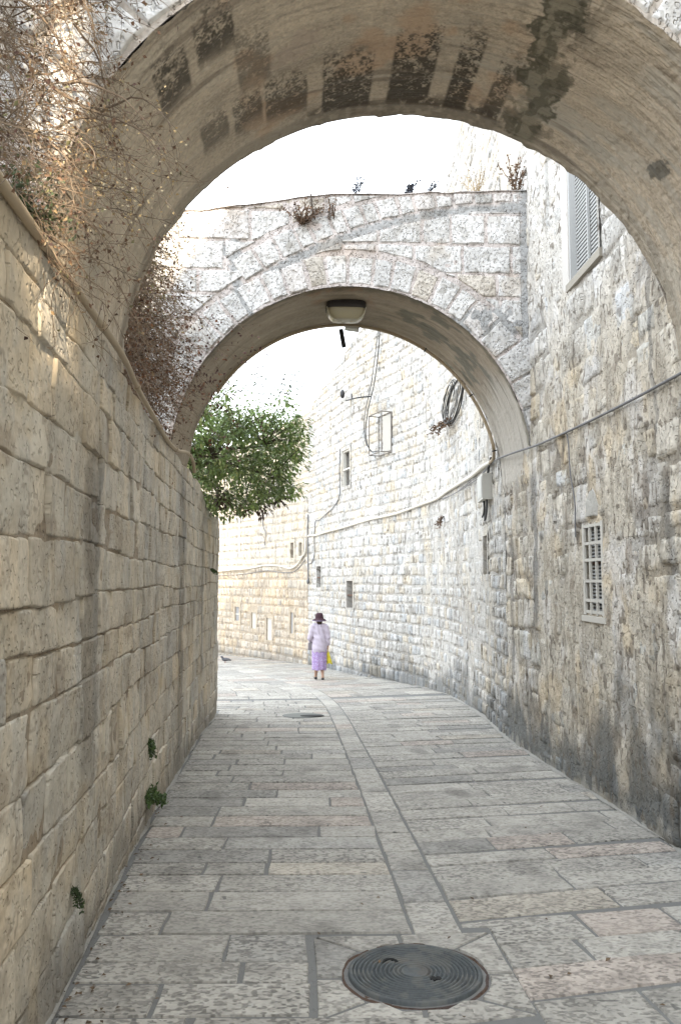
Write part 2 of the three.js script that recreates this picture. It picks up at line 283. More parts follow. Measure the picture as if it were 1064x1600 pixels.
  slab([[strip, ls(4.425)], [0.30, ls(4.425)], [0.30, ls(4.54) + 0.03], [strip, ls(4.55)]], { m: 2 });
  // eight pieces round the cover, cut on the diagonals
  const c0 = [0.545, 3.925], ax = lane.at(ls(3.925)).x, sq = (t) => { const c = Math.cos(t), q = Math.sin(t), hx = 0.475, hy = 0.465, k = Math.min(hx / Math.abs(c || 1e-6), hy / Math.abs(q || 1e-6)); return [c0[0] + c * k - ax, ls(c0[1] + q * k)]; };
  const an = [0.02, 0.76, 1.62, 2.38, 3.16, 3.9, 4.68, 5.52, 6.303];
  for (let i = 0; i < 8; i++) {
    const t0 = an[i], t1 = an[i + 1], p = [], corner = [Math.atan2(0.465, 0.475), Math.PI - Math.atan2(0.465, 0.475), Math.PI + Math.atan2(0.465, 0.475), 2 * Math.PI - Math.atan2(0.465, 0.475)].find((q) => q > t0 + 0.08 && q < t1 - 0.08);
    p.push(sq(t0)); if (corner) p.push(sq(corner)); p.push(sq(t1));
    for (let k = 0; k <= 3; k++) { const t = lerp(t1, t0, k / 3); p.push([c0[0] + Math.cos(t) * 0.337 - ax, ls(c0[1] + Math.sin(t) * 0.337)]); }
    slab(p, { m: [2, 2, 1, 1, 1, 1, 0, 0][i] });
  }
  const by = [[], [], []]; list.filter((e) => e.g).sort((a, b) => b.w - a.w).forEach((e, i) => { if (i < 300) obj(i ? 'paving_slab_' + String(i).padStart(3, '0') : 'paving_slab', e.g, e.m, pavement); else by[e.k].push(e.g); });
  by.forEach((l, k) => { if (l.length) obj('distant_slabs', l, flagMats[k], pavement, { kind: 'stuff' }); });
}

// ------------------------------------------------------------------ the garden wall on the left
const grime = (s, y, g, hgt) => sst(hgt, hgt * 0.25, y - g + (fbm(s * 2.2, y * 1.2 + 9, 3) - 0.5) * hgt * 1.9 + 0.22 * (n2(s * 14, y * 5) - 0.5));
const leftTex = wallTex(l0 + 1.4, l0 + 14.3, -0.85, 3.25, 158, (s, y, o) => {
  const F = s - l0, a = fbm(s * 1.6, y * 1.6, 4), b = fbm(s * 7 + 3, y * 7, 3), st = fbm(s * 8, y * 1.1, 3), f = n2(s * 60, y * 45), f2 = n2(s * 110, y * 110);
  const k = 0.80 + 0.36 * (a - 0.35) + 0.34 * (b - 0.5) + 0.2 * (f - 0.5) + 0.14 * (f2 - 0.5);
  o[0] = 0.60 * k; o[1] = 0.53 * k; o[2] = 0.425 * k;
  mix3(o, 0.53 * k, 0.495 * k, 0.43 * k, sst(0.42, 0.66, st) * 0.75);                 // greyer weathered streaks
  mix3(o, 0.55, 0.45, 0.31, 0.5 * sst(0.55, 0.75, fbm(s * 3 + 7, y * 3 + 2, 4)));   // ochre patches
  mix3(o, 0.28, 0.225, 0.165, 0.5 * sst(0.60, 0.75, fbm(s * 5 + 70, y * 4.2 + 12, 4)));     // brown weather stains
  mix3(o, 0.56, 0.52, 0.44, 0.6 * sst(0.60, 0.72, fbm(s * 4 + 30, y * 5 + 12, 4)));     // pale scale
  const run = (c, w, y0, y1, amt) => { const e = Math.abs(F - c + 0.1 * (fbm(y * 2 + c, c, 3) - 0.5)) / w; mul3(o, 1 - amt * sst(1.25, 0.6, e + 0.5 * (b - 0.5)) * sst(y0 - 0.1, y0 + 0.25, y) * sst(y1 + 0.15, y1 - 0.3, y)); };
  run(4.28, 0.22, 0.55, 2.45, 0.42); run(9.0, 0.26, -0.5, 2.9, 0.36); run(5.6, 0.10, 1.9, 3.0, 0.2); run(11.6, 0.15, 0.2, 2.7, 0.3); run(3.35, 0.06, 0.9, 2.5, 0.18);
  mix3(o, 0.19, 0.175, 0.15, 0.6 * grime(s, y, groundY(F), 0.36));
  mix3(o, 0.17, 0.135, 0.10, 0.42 * sst(0.70, 0.84, n2(s * 44, y * 40)) * sst(0.4, 0.6, fbm(s * 4, y * 4 + 8, 2)));                 // pock marks
});
const leftMat = mat({ map: leftTex, bumpMap: stoneBump, bumpScale: 0.016, vertexColors: true });
{
  const wall = thing('garden_wall', 'tan coursed limestone wall lining the left side of the lane', 'wall');
  const top = (s) => { const F = leftPath.at(s).f; return (F < 11 ? 2.98 : lerp(2.98, 2.72, sst(11, 12.4, F))) + 0.05 * (n2(s * 4, 3) - 0.5); };
  const bed = wallBed(LM, 0.1, leftPath.len, gL, top, { cell: 0.05, H: 3.3, amp: 0.010, depth: -0.004, tint: (s, y) => { const q = n2(s * 1.1, y * 3); return q > 0.5 ? [0.95, 0.97, 1.0] : [0.6, 0.55, 0.5]; } });
  obj('mortar_bed', bed, leftMat, wall);
  const R = rngOf(5), rows = [-0.9, -0.65, -0.4, -0.15, 0.10, 0.36, 0.615, 0.90, 1.165, 1.39, 1.60, 1.835, 2.107, 2.35, 2.6, 2.80, 3.0], list = [];
  for (let r = 0; r + 1 < rows.length; r++) {
    let s = l0 - 3 + R() * 0.3; const bend = (F, k = 0) => 0.022 * Math.sin(F * 0.9 + (r + k) * 2.1) + 0.012 * Math.sin(F * 2.3 + r + k);
    while (s < leftPath.len - 0.03) {
      let w = 0.27 + R() * R() * 0.55 + R() * 0.12; if (s + w > leftPath.len - 0.2) w = leftPath.len - s;
      const F = leftPath.at(s + w / 2).f, y0 = rows[r], y1 = Math.min(rows[r + 1], top(s + w / 2));
      if (y1 - y0 > 0.07 && y1 > groundY(F) + 0.02) {
        const t = R(), v = 0.86 + R() * 0.26, tone = (t < 0.15 ? [0.94, 0.96, 1.0] : t < 0.3 ? [1.03, 0.99, 0.93] : [1, 1, 1]).map((c) => c * v), b = bend(F);
        const g = gridStone(LM, s, s + w, y0 + b, y1 + bend(F, 1), { tone, proud: 0.004 + R() * 0.008, rough: 0.013, wob: 0.010, joint: 0.0, bevel: 0.006, sink: 0.02, cell: F < 7.5 ? 0.035 : 0.055, seed: R() * 500, corner: 0.04, tilt: [(R() - 0.5) * 0.012, (R() - 0.5) * 0.012] });
        list.push({ g, w: F < 2 ? 0 : w * (y1 - y0) / (F * F) });
      }
      s += w;
    }
  }
  addPieces(wall, 'stone', list, leftMat, 300, 'distant_stones');
  // the wall turns the corner to the left at its far end
  const endP = path([[-1.44, 14.1], [-2.6, 14.25], [-9, 14.6]]), EM = wallMap(endP, 1);
  obj('return_wall', wallBed((s, y, d) => EM(s, y, d), 0, endP.len, () => -1, () => 2.72, { cell: 0.2, H: 3.7, amp: 0.02, tint: () => [0.9, 0.9, 0.9] }), mat({ color: new THREE.Color().setRGB(0.42, 0.36, 0.28), vertexColors: true, bumpMap: stoneBump, bumpScale: 0.02 }), wall);
}
// terrace of garden earth held up behind it
{ const xs = [-60, -20, -8, -4, -2.2, -1.5], g = gridGeo(5, 24, (i, j) => { const F = lerp(-16, 14, j / 24), x = Math.min(xs[i], leftPath.at(leftPath.s(F)).x - 0.3); return { p: V(x, 2.62 + 0.12 * n2(x, F) + (i === 5 ? -0.05 : 0), F), uv: [x, F] }; });
  const m = obj('garden_earth', g, mat({ color: new THREE.Color().setRGB(0.2, 0.16, 0.11), bumpMap: stoneBump, bumpScale: 0.03 })); m.userData.kind = 'structure'; }

// ------------------------------------------------------------------ the buildings on the right
const openA = [{ s: [7.93, 7.14], y: [4.74, 6.55], depth: 0.16, n: 'louvre' }, { s: [7.74, 7.22], y: [1.36, 2.2], depth: 0.12, n: 'grille' }];
const openB = [{ s: [13.14, 12.72], y: [1.76, 2.39], depth: 0.14 }, { s: [23.75, 23.1], y: [4.42, 5.5], depth: 0.22 }, { s: [23.34, 22.82], y: [0.86, 1.63], depth: 0.22 }, { s: [26.54, 26.03], y: [1.41, 2.1], depth: 0.22 }];
for (const q of [...openA, ...openB]) Object.assign(q, { s0: rightPath.s(q.s[1]), s1: rightPath.s(q.s[0]), y0: q.y[0], y1: q.y[1] });
const openC = [[29.03, 28.93, 2.44, 3.0], [28.30, 28.20, 2.5, 2.97], [29.1, 28.88, -0.26, 0.49], [32.2, 31.85, -0.26, 0.36], [31.0, 30.6, -0.63, 0.2], [33.45, 33.15, -0.02, 0.55]].map((q, i) => ({ s0: farPath.s(q[1]), s1: farPath.s(q[0]), y0: q[2], y1: q[3], depth: i < 2 ? 0.2 : 0.07 }));
for (const h of openC) if (h.s1 - h.s0 < 0.28) { const m = (h.s0 + h.s1) / 2; h.s0 = m - 0.14; h.s1 = m + 0.14; }

const smear = (s, y) => 0.022 * sst(0.50, 0.66, fbm(s * 1.3 + 3, y * 0.9 + 40, 3));
const rA = rightPath.s(4.2), rB = rightPath.s(11.0), rE = rightPath.len;
const speck = (s, y, f) => sst(0.68, 0.82, n2(s * f, y * f * 0.7)) * sst(0.35, 0.6, n2(s * f * 0.23, y * f * 0.2));
const texA = wallTex(rA, rightPath.s(13.6), -0.8, 7.3, 150, (s, y, o) => {
  const F = s - r0, a = fbm(s * 1.3 + 5, y * 1.3, 4), b = fbm(s * 6 + 3, y * 6, 4), st = fbm(s * 7, y * 0.9, 3), f = n2(s * 55, y * 45), f2 = n2(s * 105, y * 95);
  const k = 0.86 + 0.3 * (a - 0.45) + 0.34 * (b - 0.5) + 0.2 * (f - 0.5) + 0.14 * (f2 - 0.5);
  o[0] = 0.63 * k; o[1] = 0.575 * k; o[2] = 0.485 * k;
  mix3(o, 0.60, 0.50, 0.36, 0.75 * sst(0.52, 0.70, fbm(s * 2.6 + 7, y * 2.4 + 2, 4)) * sst(5.8, 3.2, y));   // ochre stones
  mix3(o, 0.64, 0.62, 0.60, 0.68 * sst(0.50, 0.66, fbm(s * 3.3 + 30, y * 2.2 + 12, 4)));                    // pale lime smears
  mix3(o, 0.46, 0.42, 0.36, 0.5 * sst(0.48, 0.66, st)); mix3(o, 0.30, 0.265, 0.21, 0.6 * sst(0.56, 0.72, fbm(s * 11 + 4, y * 2.2, 4)) * sst(4.6, 3.0, y));
  mix3(o, 0.20, 0.155, 0.11, 0.55 * sst(0.62, 0.76, fbm(s * 5.3 + 61, y * 3.7 + 5, 4)) * sst(4.5, 2, y));
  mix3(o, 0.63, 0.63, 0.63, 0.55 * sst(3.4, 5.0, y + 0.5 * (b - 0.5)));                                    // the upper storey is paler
  const crack = (c, w, y0, y1, amt) => { const e = Math.abs(F - c + 0.25 * (fbm(y * 2.4 + c, c, 3) - 0.5)) / w; mix3(o, 0.13, 0.13, 0.125, amt * sst(1.1, 0.5, e + 0.8 * (b - 0.5)) * sst(y0 - 0.1, y0 + 0.2, y) * sst(y1 + 0.15, y1 - 0.2, y)); };
  crack(9.35, 0.13, 1.0, 3.0, 0.72); crack(10.6, 0.09, 0.3, 2.4, 0.5); crack(5.95, 0.05, 2.6, 4.4, 0.55); crack(11.8, 0.2, -0.3, 1.3, 0.4); crack(5.75, 0.09, 1.6, 2.5, 0.5); crack(8.6, 0.08, 5.6, 6.8, 0.45);
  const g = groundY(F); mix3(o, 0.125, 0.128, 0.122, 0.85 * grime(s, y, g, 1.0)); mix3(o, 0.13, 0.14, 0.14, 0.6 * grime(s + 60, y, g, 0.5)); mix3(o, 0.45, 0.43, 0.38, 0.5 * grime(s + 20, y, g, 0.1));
  mix3(o, 0.15, 0.125, 0.095, 0.75 * speck(s, y, 26)); mix3(o, 0.17, 0.145, 0.11, 0.4 * sst(0.60, 0.72, fbm(s * 9 + 90, y * 3.4, 4)) * sst(0.45, 0.6, fbm(s * 1.5, y * 1.2 + 70, 2)));
});
const matA = mat({ map: texA, bumpMap: stoneBump, bumpScale: 0.03, vertexColors: true });
const texB = wallTex(rB - 0.3, rE + 0.3, -1.4, 10.9, 78, (s, y, o) => {
  const F = s - r0, a = fbm(s * 0.9 + 5, y * 0.9, 4), b = fbm(s * 5 + 3, y * 5, 4), f = n2(s * 40, y * 34);
  const k = 0.9 + 0.26 * (a - 0.45) + 0.28 * (b - 0.5) + 0.18 * (f - 0.5);
  o[0] = 0.60 * k; o[1] = 0.58 * k; o[2] = 0.55 * k;
  mix3(o, 0.57, 0.50, 0.39, 0.5 * sst(0.54, 0.72, fbm(s * 1.6 + 7, y * 1.6 + 2, 4)));
  mix3(o, 0.40, 0.39, 0.37, 0.55 * sst(0.53, 0.68, fbm(s * 6, y * 1.2, 3)) * sst(4.2, 2.5, y));
  mix3(o, 0.40, 0.375, 0.34, 0.35 * sst(2.6, 1.2, y + 0.8 * (b - 0.5)));
  const g = groundY(rightPath.at(s).f); mix3(o, 0.15, 0.153, 0.148, 0.78 * grime(s, y, g, 0.75)); mix3(o, 0.17, 0.175, 0.175, 0.5 * grime(s + 60, y, g, 0.3));
  mix3(o, 0.24, 0.22, 0.19, 0.8 * speck(s, y, 17)); mix3(o, 0.24, 0.22, 0.19, 0.5 * speck(s + 9, y * 1.3, 9));
});
const matB = mat({ map: texB, bumpMap: stoneBump, bumpScale: 0.035, vertexColors: true });
const texC = wallTex(0, 14, -2, 8.2, 50, (s, y, o) => {
  const a = fbm(s * 0.9 + 5, y * 0.9, 4), b = fbm(s * 4 + 3, y * 4, 4), f = n2(s * 24, y * 20), k = 0.9 + 0.26 * (a - 0.45) + 0.28 * (b - 0.5) + 0.2 * (f - 0.5);
  o[0] = 0.58 * k; o[1] = 0.49 * k; o[2] = 0.385 * k;
  mix3(o, 0.62, 0.575, 0.50, 0.7 * sst(1.9, 2.3, y + 0.5 * (b - 0.5)));
  mix3(o, 0.36, 0.32, 0.27, 0.4 * sst(0.52, 0.7, fbm(s * 5, y * 0.8, 3))); mix3(o, 0.25, 0.21, 0.17, 0.6 * speck(s, y, 12));
  mix3(o, 0.24, 0.225, 0.2, 0.6 * grime(s, y, groundY(farPath.at(s).f), 0.6));
});
const matC = mat({ map: texC, bumpMap: stoneBump, bumpScale: 0.04, vertexColors: true });
const matPlainR = mat({ color: new THREE.Color().setRGB(0.5, 0.46, 0.39), vertexColors: true, bumpMap: chiselBump, bumpScale: 0.02 });

function courses(R, parent, map, s0, s1, yLow, yHigh, o) {             // rows of stones leaving the openings free
  const list = []; let y = yLow, ph1 = R() * 9;
  while (y < yHigh - 0.08) {
    const h = o.h[0] + R() * (o.h[1] - o.h[0]), y1 = Math.min(y + h, yHigh); let s = s0 - R() * 0.3; const ph = ph1; ph1 = ph + 0.8 + R();
    while (s < s1 - 0.02) {
      let w = o.w[0] + R() * R() * (o.w[1] - o.w[0]); if (s + w > s1 - 0.14) w = s1 - s; const a = Math.max(s, s0), b = s + w; s = b; const ja = (R() - 0.5) * (o.jit ?? 0), jb = (R() - 0.5) * (o.jit ?? 0);
      let parts = [[a, b]];
      for (const q of o.holes ?? []) if (y1 > q.y0 - 0.02 && y < q.y1 + 0.02) parts = parts.flatMap(([m, n]) => n < q.s0 - o.pad || m > q.s1 + o.pad ? [[m, n]] : [[m, q.s0 - o.pad], [q.s1 + o.pad, n]].filter((e) => e[1] - e[0] > 0.09));
      for (const [m, n] of parts) {
        const c = (m + n) / 2, tp = o.top ? o.top(c) : 1e9, gy = o.ground(c); if (y > tp - 0.08 || y1 < gy + 0.14 || n - m < 0.06) continue;
        const t = R(), v = 0.84 + R() * 0.26, tone = (t < 0.22 ? (o.warm ?? [1.04, 0.98, 0.88]) : t < 0.36 ? [0.93, 0.97, 1.02] : [1, 1, 1]).map((k) => k * v), bend = o.bend * Math.sin(c * 0.8 + ph);
        const F = o.F(c), cell = Math.max(0.04, 0.0055 * F);
        list.push({ g: gridStone(map, m, n, y + bend + ja, Math.min(y1, tp) + o.bend * Math.sin(c * 0.8 + ph1) + jb, { tone, proud: o.proud[0] + R() * (o.proud[1] - o.proud[0]), rough: o.rough, wob: o.wob, joint: o.joint, bevel: o.bevel, corner: o.corner, cell, seed: R() * 700, flip: true, sink: 0.04, tilt: [(R() - 0.5) * o.tilt, (R() - 0.5) * o.tilt] }), w: F < 4.6 ? 0 : (n - m) * (y1 - y) / (F * F) * (o.seen ? o.seen(c, (y + y1) / 2) : 1) });
      }
    }
    y = y1;
  }
  return list;
}
// where the bed is thick it smears over the stones, elsewhere it has weathered back
{
  const A = thing('stone_house', 'rough stone house wall on the right with louvred window above and barred window below', 'house', null, 'stone houses along the right of the lane');
  const topA = () => 11.4, holes = openA, pad = 0.06;
  const bedTint = (s, y) => { const e = smear(s, y) / 0.022, k = lerp(1.0, 0.66, sst(0.1, 0.7, e)); return [k, k * 0.98, k * 0.95]; };
  obj('mortar_bed', wallBed(RM, rA, rB, gR, () => 7.2, { cell: 0.035, H: 7.6, amp: 0.015, depth: 0.013, erode: smear, tint: bedTint, holes, flip: true }), matA, A);
  obj('upper_wall', wallBed(RM, rA, rB, () => 7.2, topA, { cell: 0.14, H: 4.2, amp: 0.016, tint: () => [1, 1, 1], flip: true }), matPlainR, A);
  obj('rear_wall', [wallBed(RM, rightPath.s(-6.2), rA, gR, topA, { cell: 0.3, H: 11.6, amp: 0.03, tint: () => [1, 1, 1], flip: true }), wallBed(RM, 0, rightPath.s(-8.25), gR, topA, { cell: 0.4, H: 11.6, amp: 0.03, tint: () => [1, 1, 1], flip: true }), wallBed(RM, rightPath.s(-8.25), rightPath.s(-6.2), gR, () => 7.9, { cell: 0.2, H: 8, amp: 0.03, tint: () => [1, 1, 1], flip: true })].flat(), matPlainR, A);
  const R = rngOf(21), list = courses(R, A, RM, rA, rB, -0.55, 7.15, { h: [0.24, 0.4], w: [0.26, 0.8], holes, pad, ground: gR, bend: 0.03, F: (s) => rightPath.at(s).f, proud: [-0.002, 0.012], rough: 0.014, wob: 0.026, joint: 0.006, bevel: 0.03, corner: 0.10, tilt: 0.02, jit: 0.06, warm: [1.0, 0.95, 0.86] });
  addPieces(A, 'stone', list, matA, 300, 'distant_stones');

  const B = thing('stone_house', 'tall pale stone house wall curving left beyond the second arch behind the walker', 'house', null, 'stone houses along the right of the lane');
  const topB = (s) => { const F = rightPath.at(s).f; return F < 15 ? 10.7 : F < 19.3 ? lerp(10.7, 9.4, (F - 15) / 4.3) : F < 24.8 ? lerp(9.4, 8.2, (F - 19.3) / 5.5) : lerp(8.2, 7.55, (F - 24.8) / 3.2); };
  obj('mortar_bed', wallBed(RM, rB, rE, gR, topB, { cell: 0.065, H: 11, amp: 0.014, depth: 0.006, erode: (s, y) => 0.022 * clamp(sst(17, 20.5, rightPath.at(s).f) + sst(0.52, 0.66, fbm(s * 0.9, y * 0.9 + 5, 3))), tint: (s, y) => (fbm(s * 0.8, y * 0.8, 2) > 0.4 ? [0.93, 0.92, 0.9] : [0.8, 0.78, 0.75]), holes: openB, flip: true }), matB, B);
  const list2 = courses(rngOf(33), B, RM, rB, rE, -1.15, 10.7, { h: [0.2, 0.29], w: [0.16, 0.5], holes: openB, pad: 0.1, top: topB, ground: gR, bend: 0.012, F: (s) => rightPath.at(s).f, proud: [0.0, 0.014], rough: 0.015, wob: 0.022, joint: 0.012, bevel: 0.03, corner: 0.12, tilt: 0.016, jit: 0.025, seen: (s, y) => (y > 6.6 && rightPath.at(s).f < 19 ? 0.01 : 1) });
  addPieces(B, 'stone', list2, matB, 300, 'small_stones');

  const C = thing('stone_house', 'warm sunlit stone house wall closing the lane at its far bend', 'house', null, 'stone houses along the right of the lane');
  const topC = (s) => 7.5 - 0.02 * s;
  obj('mortar_bed', wallBed(FM, 0, farPath.len, gF, topC, { cell: 0.1, H: 9.2, amp: 0.016, tint: () => [0.82, 0.80, 0.76], holes: openC, flip: true }), matC, C);
  const list3 = courses(rngOf(44), C, FM, 0, farPath.len, -1.9, 7.4, { h: [0.24, 0.36], w: [0.22, 0.6], holes: openC, pad: 0.12, top: topC, ground: gF, bend: 0.012, F: (s) => farPath.at(s).f, proud: [0.0, 0.02], rough: 0.016, wob: 0.018, joint: 0.02, bevel: 0.04, corner: 0.1, tilt: 0.018 });
  addPieces(C, 'stone', list3, matC, 300, 'small_stones');

  // ---- windows and slots
  const dark = mat({ color: new THREE.Color().setRGB(0.02, 0.022, 0.025), roughness: 0.35 }), whiteIron = mat({ color: new THREE.Color().setRGB(0.55, 0.525, 0.47), roughness: 0.75, bumpMap: stoneBump, bumpScale: 0.003 }), greyPaint = mat({ color: new THREE.Color().setRGB(0.40, 0.41, 0.41), roughness: 0.55 }), steel = mat({ color: new THREE.Color().setRGB(0.45, 0.45, 0.44), roughness: 0.75 }), slotGrey = mat({ color: new THREE.Color().setRGB(0.28, 0.275, 0.27) }), slotPale = mat({ color: new THREE.Color().setRGB(0.52, 0.49, 0.43) }), brownWood = mat({ color: new THREE.Color().setRGB(0.10, 0.055, 0.035) }), glass = mat({ color: new THREE.Color().setRGB(0.05, 0.06, 0.065), roughness: 0.08 }), curtain = mat({ color: new THREE.Color().setRGB(0.45, 0.42, 0.36) });
  // a flat bar or panel on a wall surface between two (s, y) corners, at depths d0..d1
  const bar = (map, sa, sb, ya, yb, d0, d1) => { const c = []; for (const d of [d0, d1]) for (const [s, y] of [[sa, ya], [sb, ya], [sb, yb], [sa, yb]]) c.push(map(s, y, d)); const g = new THREE.BufferGeometry(), P = []; const q = (a, b, d, e) => { for (const k of [a, b, d, a, d, e]) P.push(c[k].x, c[k].y, c[k].z); }; q(0, 3, 2, 1); q(4, 5, 6, 7); q(0, 1, 5, 4); q(1, 2, 6, 5); q(2, 3, 7, 6); q(3, 0, 4, 7); g.setAttribute('position', new THREE.Float32BufferAttribute(P, 3)); g.setAttribute('uv', new THREE.Float32BufferAttribute(new Float32Array(P.length / 3 * 2), 2)); g.computeVertexNormals(); return g; };
  // louvred window
  let q = openA[0];
  const lw = obj('louvred_window', [bar(RM, q.s0, q.s1, q.y0, q.y1, -0.16, -0.13)], dark, A);
  const J = 0.035; obj('frame', [bar(RM, q.s0, q.s0 + J, q.y0, q.y1, -0.13, -0.02), bar(RM, q.s1 - J, q.s1, q.y0, q.y1, -0.13, 0.012), bar(RM, q.s0 + J, q.s1 - J, q.y0, q.y0 + J, -0.13, -0.02), bar(RM, q.s0 + J, q.s1 - J, q.y1 - J, q.y1, -0.13, -0.02), bar(RM, lerp(q.s0, q.s1, 0.45) - 0.012, lerp(q.s0, q.s1, 0.45) + 0.012, q.y0 + J, q.y1 - J, -0.05, -0.025)], steel, lw);
  for (let i = 0, n = 42; i < n; i++) { const y = lerp(q.y0 + J + 0.01, q.y1 - J - 0.03, i / (n - 1)); obj(i ? 'louvre_slat_' + String(i).padStart(3, '0') : 'louvre_slat', bar(RM, q.s0 + J, q.s1 - J, y, y + 0.02, -0.09, -0.055), steel, lw); }
  obj('sill', bar(RM, q.s0 - 0.1, q.s1 + 0.08, q.y0 - 0.08, q.y0 - 0.002, -0.16, 0.03), mat({ color: new THREE.Color().setRGB(0.36, 0.33, 0.28) }), lw);
  obj('jamb', bar(RM, q.s1 + 0.003, q.s1 + 0.2, q.y0 - 0.05, q.y1, -0.1, 0.022), mat({ color: new THREE.Color().setRGB(0.60, 0.57, 0.53), bumpMap: stoneBump, bumpScale: 0.01 }), lw);
  // barred window: three panes wide, five high, louvred behind
  q = openA[1]; const bw = obj('barred_window', bar(RM, q.s0, q.s1, q.y0, q.y1, -0.12, -0.1), dark, A);
  for (let i = 0; i < 24; i++) { const y = lerp(q.y0 + 0.02, q.y1 - 0.03, i / 23); obj(i ? 'glass_slat_' + String(i).padStart(3, '0') : 'glass_slat', bar(RM, q.s0, q.s1, y, y + 0.016, -0.07, -0.045), i === 13 ? brownWood : greyPaint, bw); }
  const hs = [0, 0.24, 0.47, 0.72, 0.885], hb = []; for (let i = 0; i <= 3; i++) { const s = lerp(q.s0, q.s1, i / 3); hb.push([s - (i === 0 || i === 3 ? 0.024 : 0.011), s + (i === 0 || i === 3 ? 0.024 : 0.011), q.y0 - 0.02, q.y1 + 0.02]); }
  hb.forEach((b, i) => obj(i ? 'upright_bar_' + String(i).padStart(3, '0') : 'upright_bar', bar(RM, b[0], b[1], b[2], b[3], -0.005, 0.018), whiteIron, bw));
  [0.01, 0.14, 0.36, 0.6, 0.79, 0.99].forEach((t, i) => { const y = lerp(q.y0, q.y1, t); obj(i ? 'cross_bar_' + String(i).padStart(3, '0') : 'cross_bar', bar(RM, q.s0, q.s1, y - 0.014, y + 0.014, -0.008, 0.015), whiteIron, bw); });
  obj('sill', bar(RM, q.s0 - 0.08, q.s1 + 0.06, q.y0 - 0.085, q.y0 - 0.03, -0.1, 0.03), mat({ color: new THREE.Color().setRGB(0.56, 0.53, 0.47), bumpMap: stoneBump, bumpScale: 0.01 }), bw);
  obj('lintel', (() => { const P = []; const n = 14, c = (q.s0 + q.s1) / 2; for (let i = 0; i <= n; i++) { const t = Math.PI * i / n; P.push([c + Math.cos(t) * 0.2, q.y1 + 0.06 + Math.sin(t) * 0.3]); } return polyStone(RM, P, { tone: [1, 1, 1], proud: 0.016, rough: 0.012, wob: 0.02, cell: 0.04, flip: true }); })(), mat({ color: new THREE.Color().setRGB(0.42, 0.40, 0.36), vertexColors: true, bumpMap: stoneBump, bumpScale: 0.008 }), bw);
  // narrow slots and small windows beyond
  const slot = (parent, map, h, m, name, d = 0.12, extra) => { const o = obj(name, bar(map, h.s0, h.s1, h.y0, h.y1, -h.depth, -h.depth + 0.03), m, parent); const f = 0.05; if (extra?.frame) obj('frame', [bar(map, h.s0, h.s0 + f, h.y0, h.y1, -0.12, -0.03), bar(map, h.s1 - f, h.s1, h.y0, h.y1, -0.12, -0.03), bar(map, h.s0 + f, h.s1 - f, h.y1 - f, h.y1, -0.12, -0.03)], extra.frame, o); if (extra?.bar) obj('cross_bar', bar(map, h.s0, h.s1, lerp(h.y0, h.y1, 0.47) - 0.02, lerp(h.y0, h.y1, 0.47) + 0.02, -0.06, -0.02), extra.bar, o); return o; };
  slot(B, RM, openB[0], slotGrey, 'wall_slot'); slot(B, RM, openB[1], glass, 'window', 0.1, { frame: whiteIron, bar: whiteIron });
  slot(B, RM, openB[2], dark, 'small_window', 0.1, { bar: brownWood }); slot(B, RM, openB[3], dark, 'small_window_001', 0.1, { bar: brownWood });
  slot(C, FM, openC[0], brownWood, 'small_window'); slot(C, FM, openC[1], dark, 'small_window_001'); slot(C, FM, openC[2], slotGrey, 'wall_slot'); slot(C, FM, openC[3], slotPale, 'wall_slot_001'); slot(C, FM, openC[4], slotPale, 'wall_slot_002'); slot(C, FM, openC[5], slotGrey, 'wall_slot_003', 0.1, { bar: whiteIron });
}
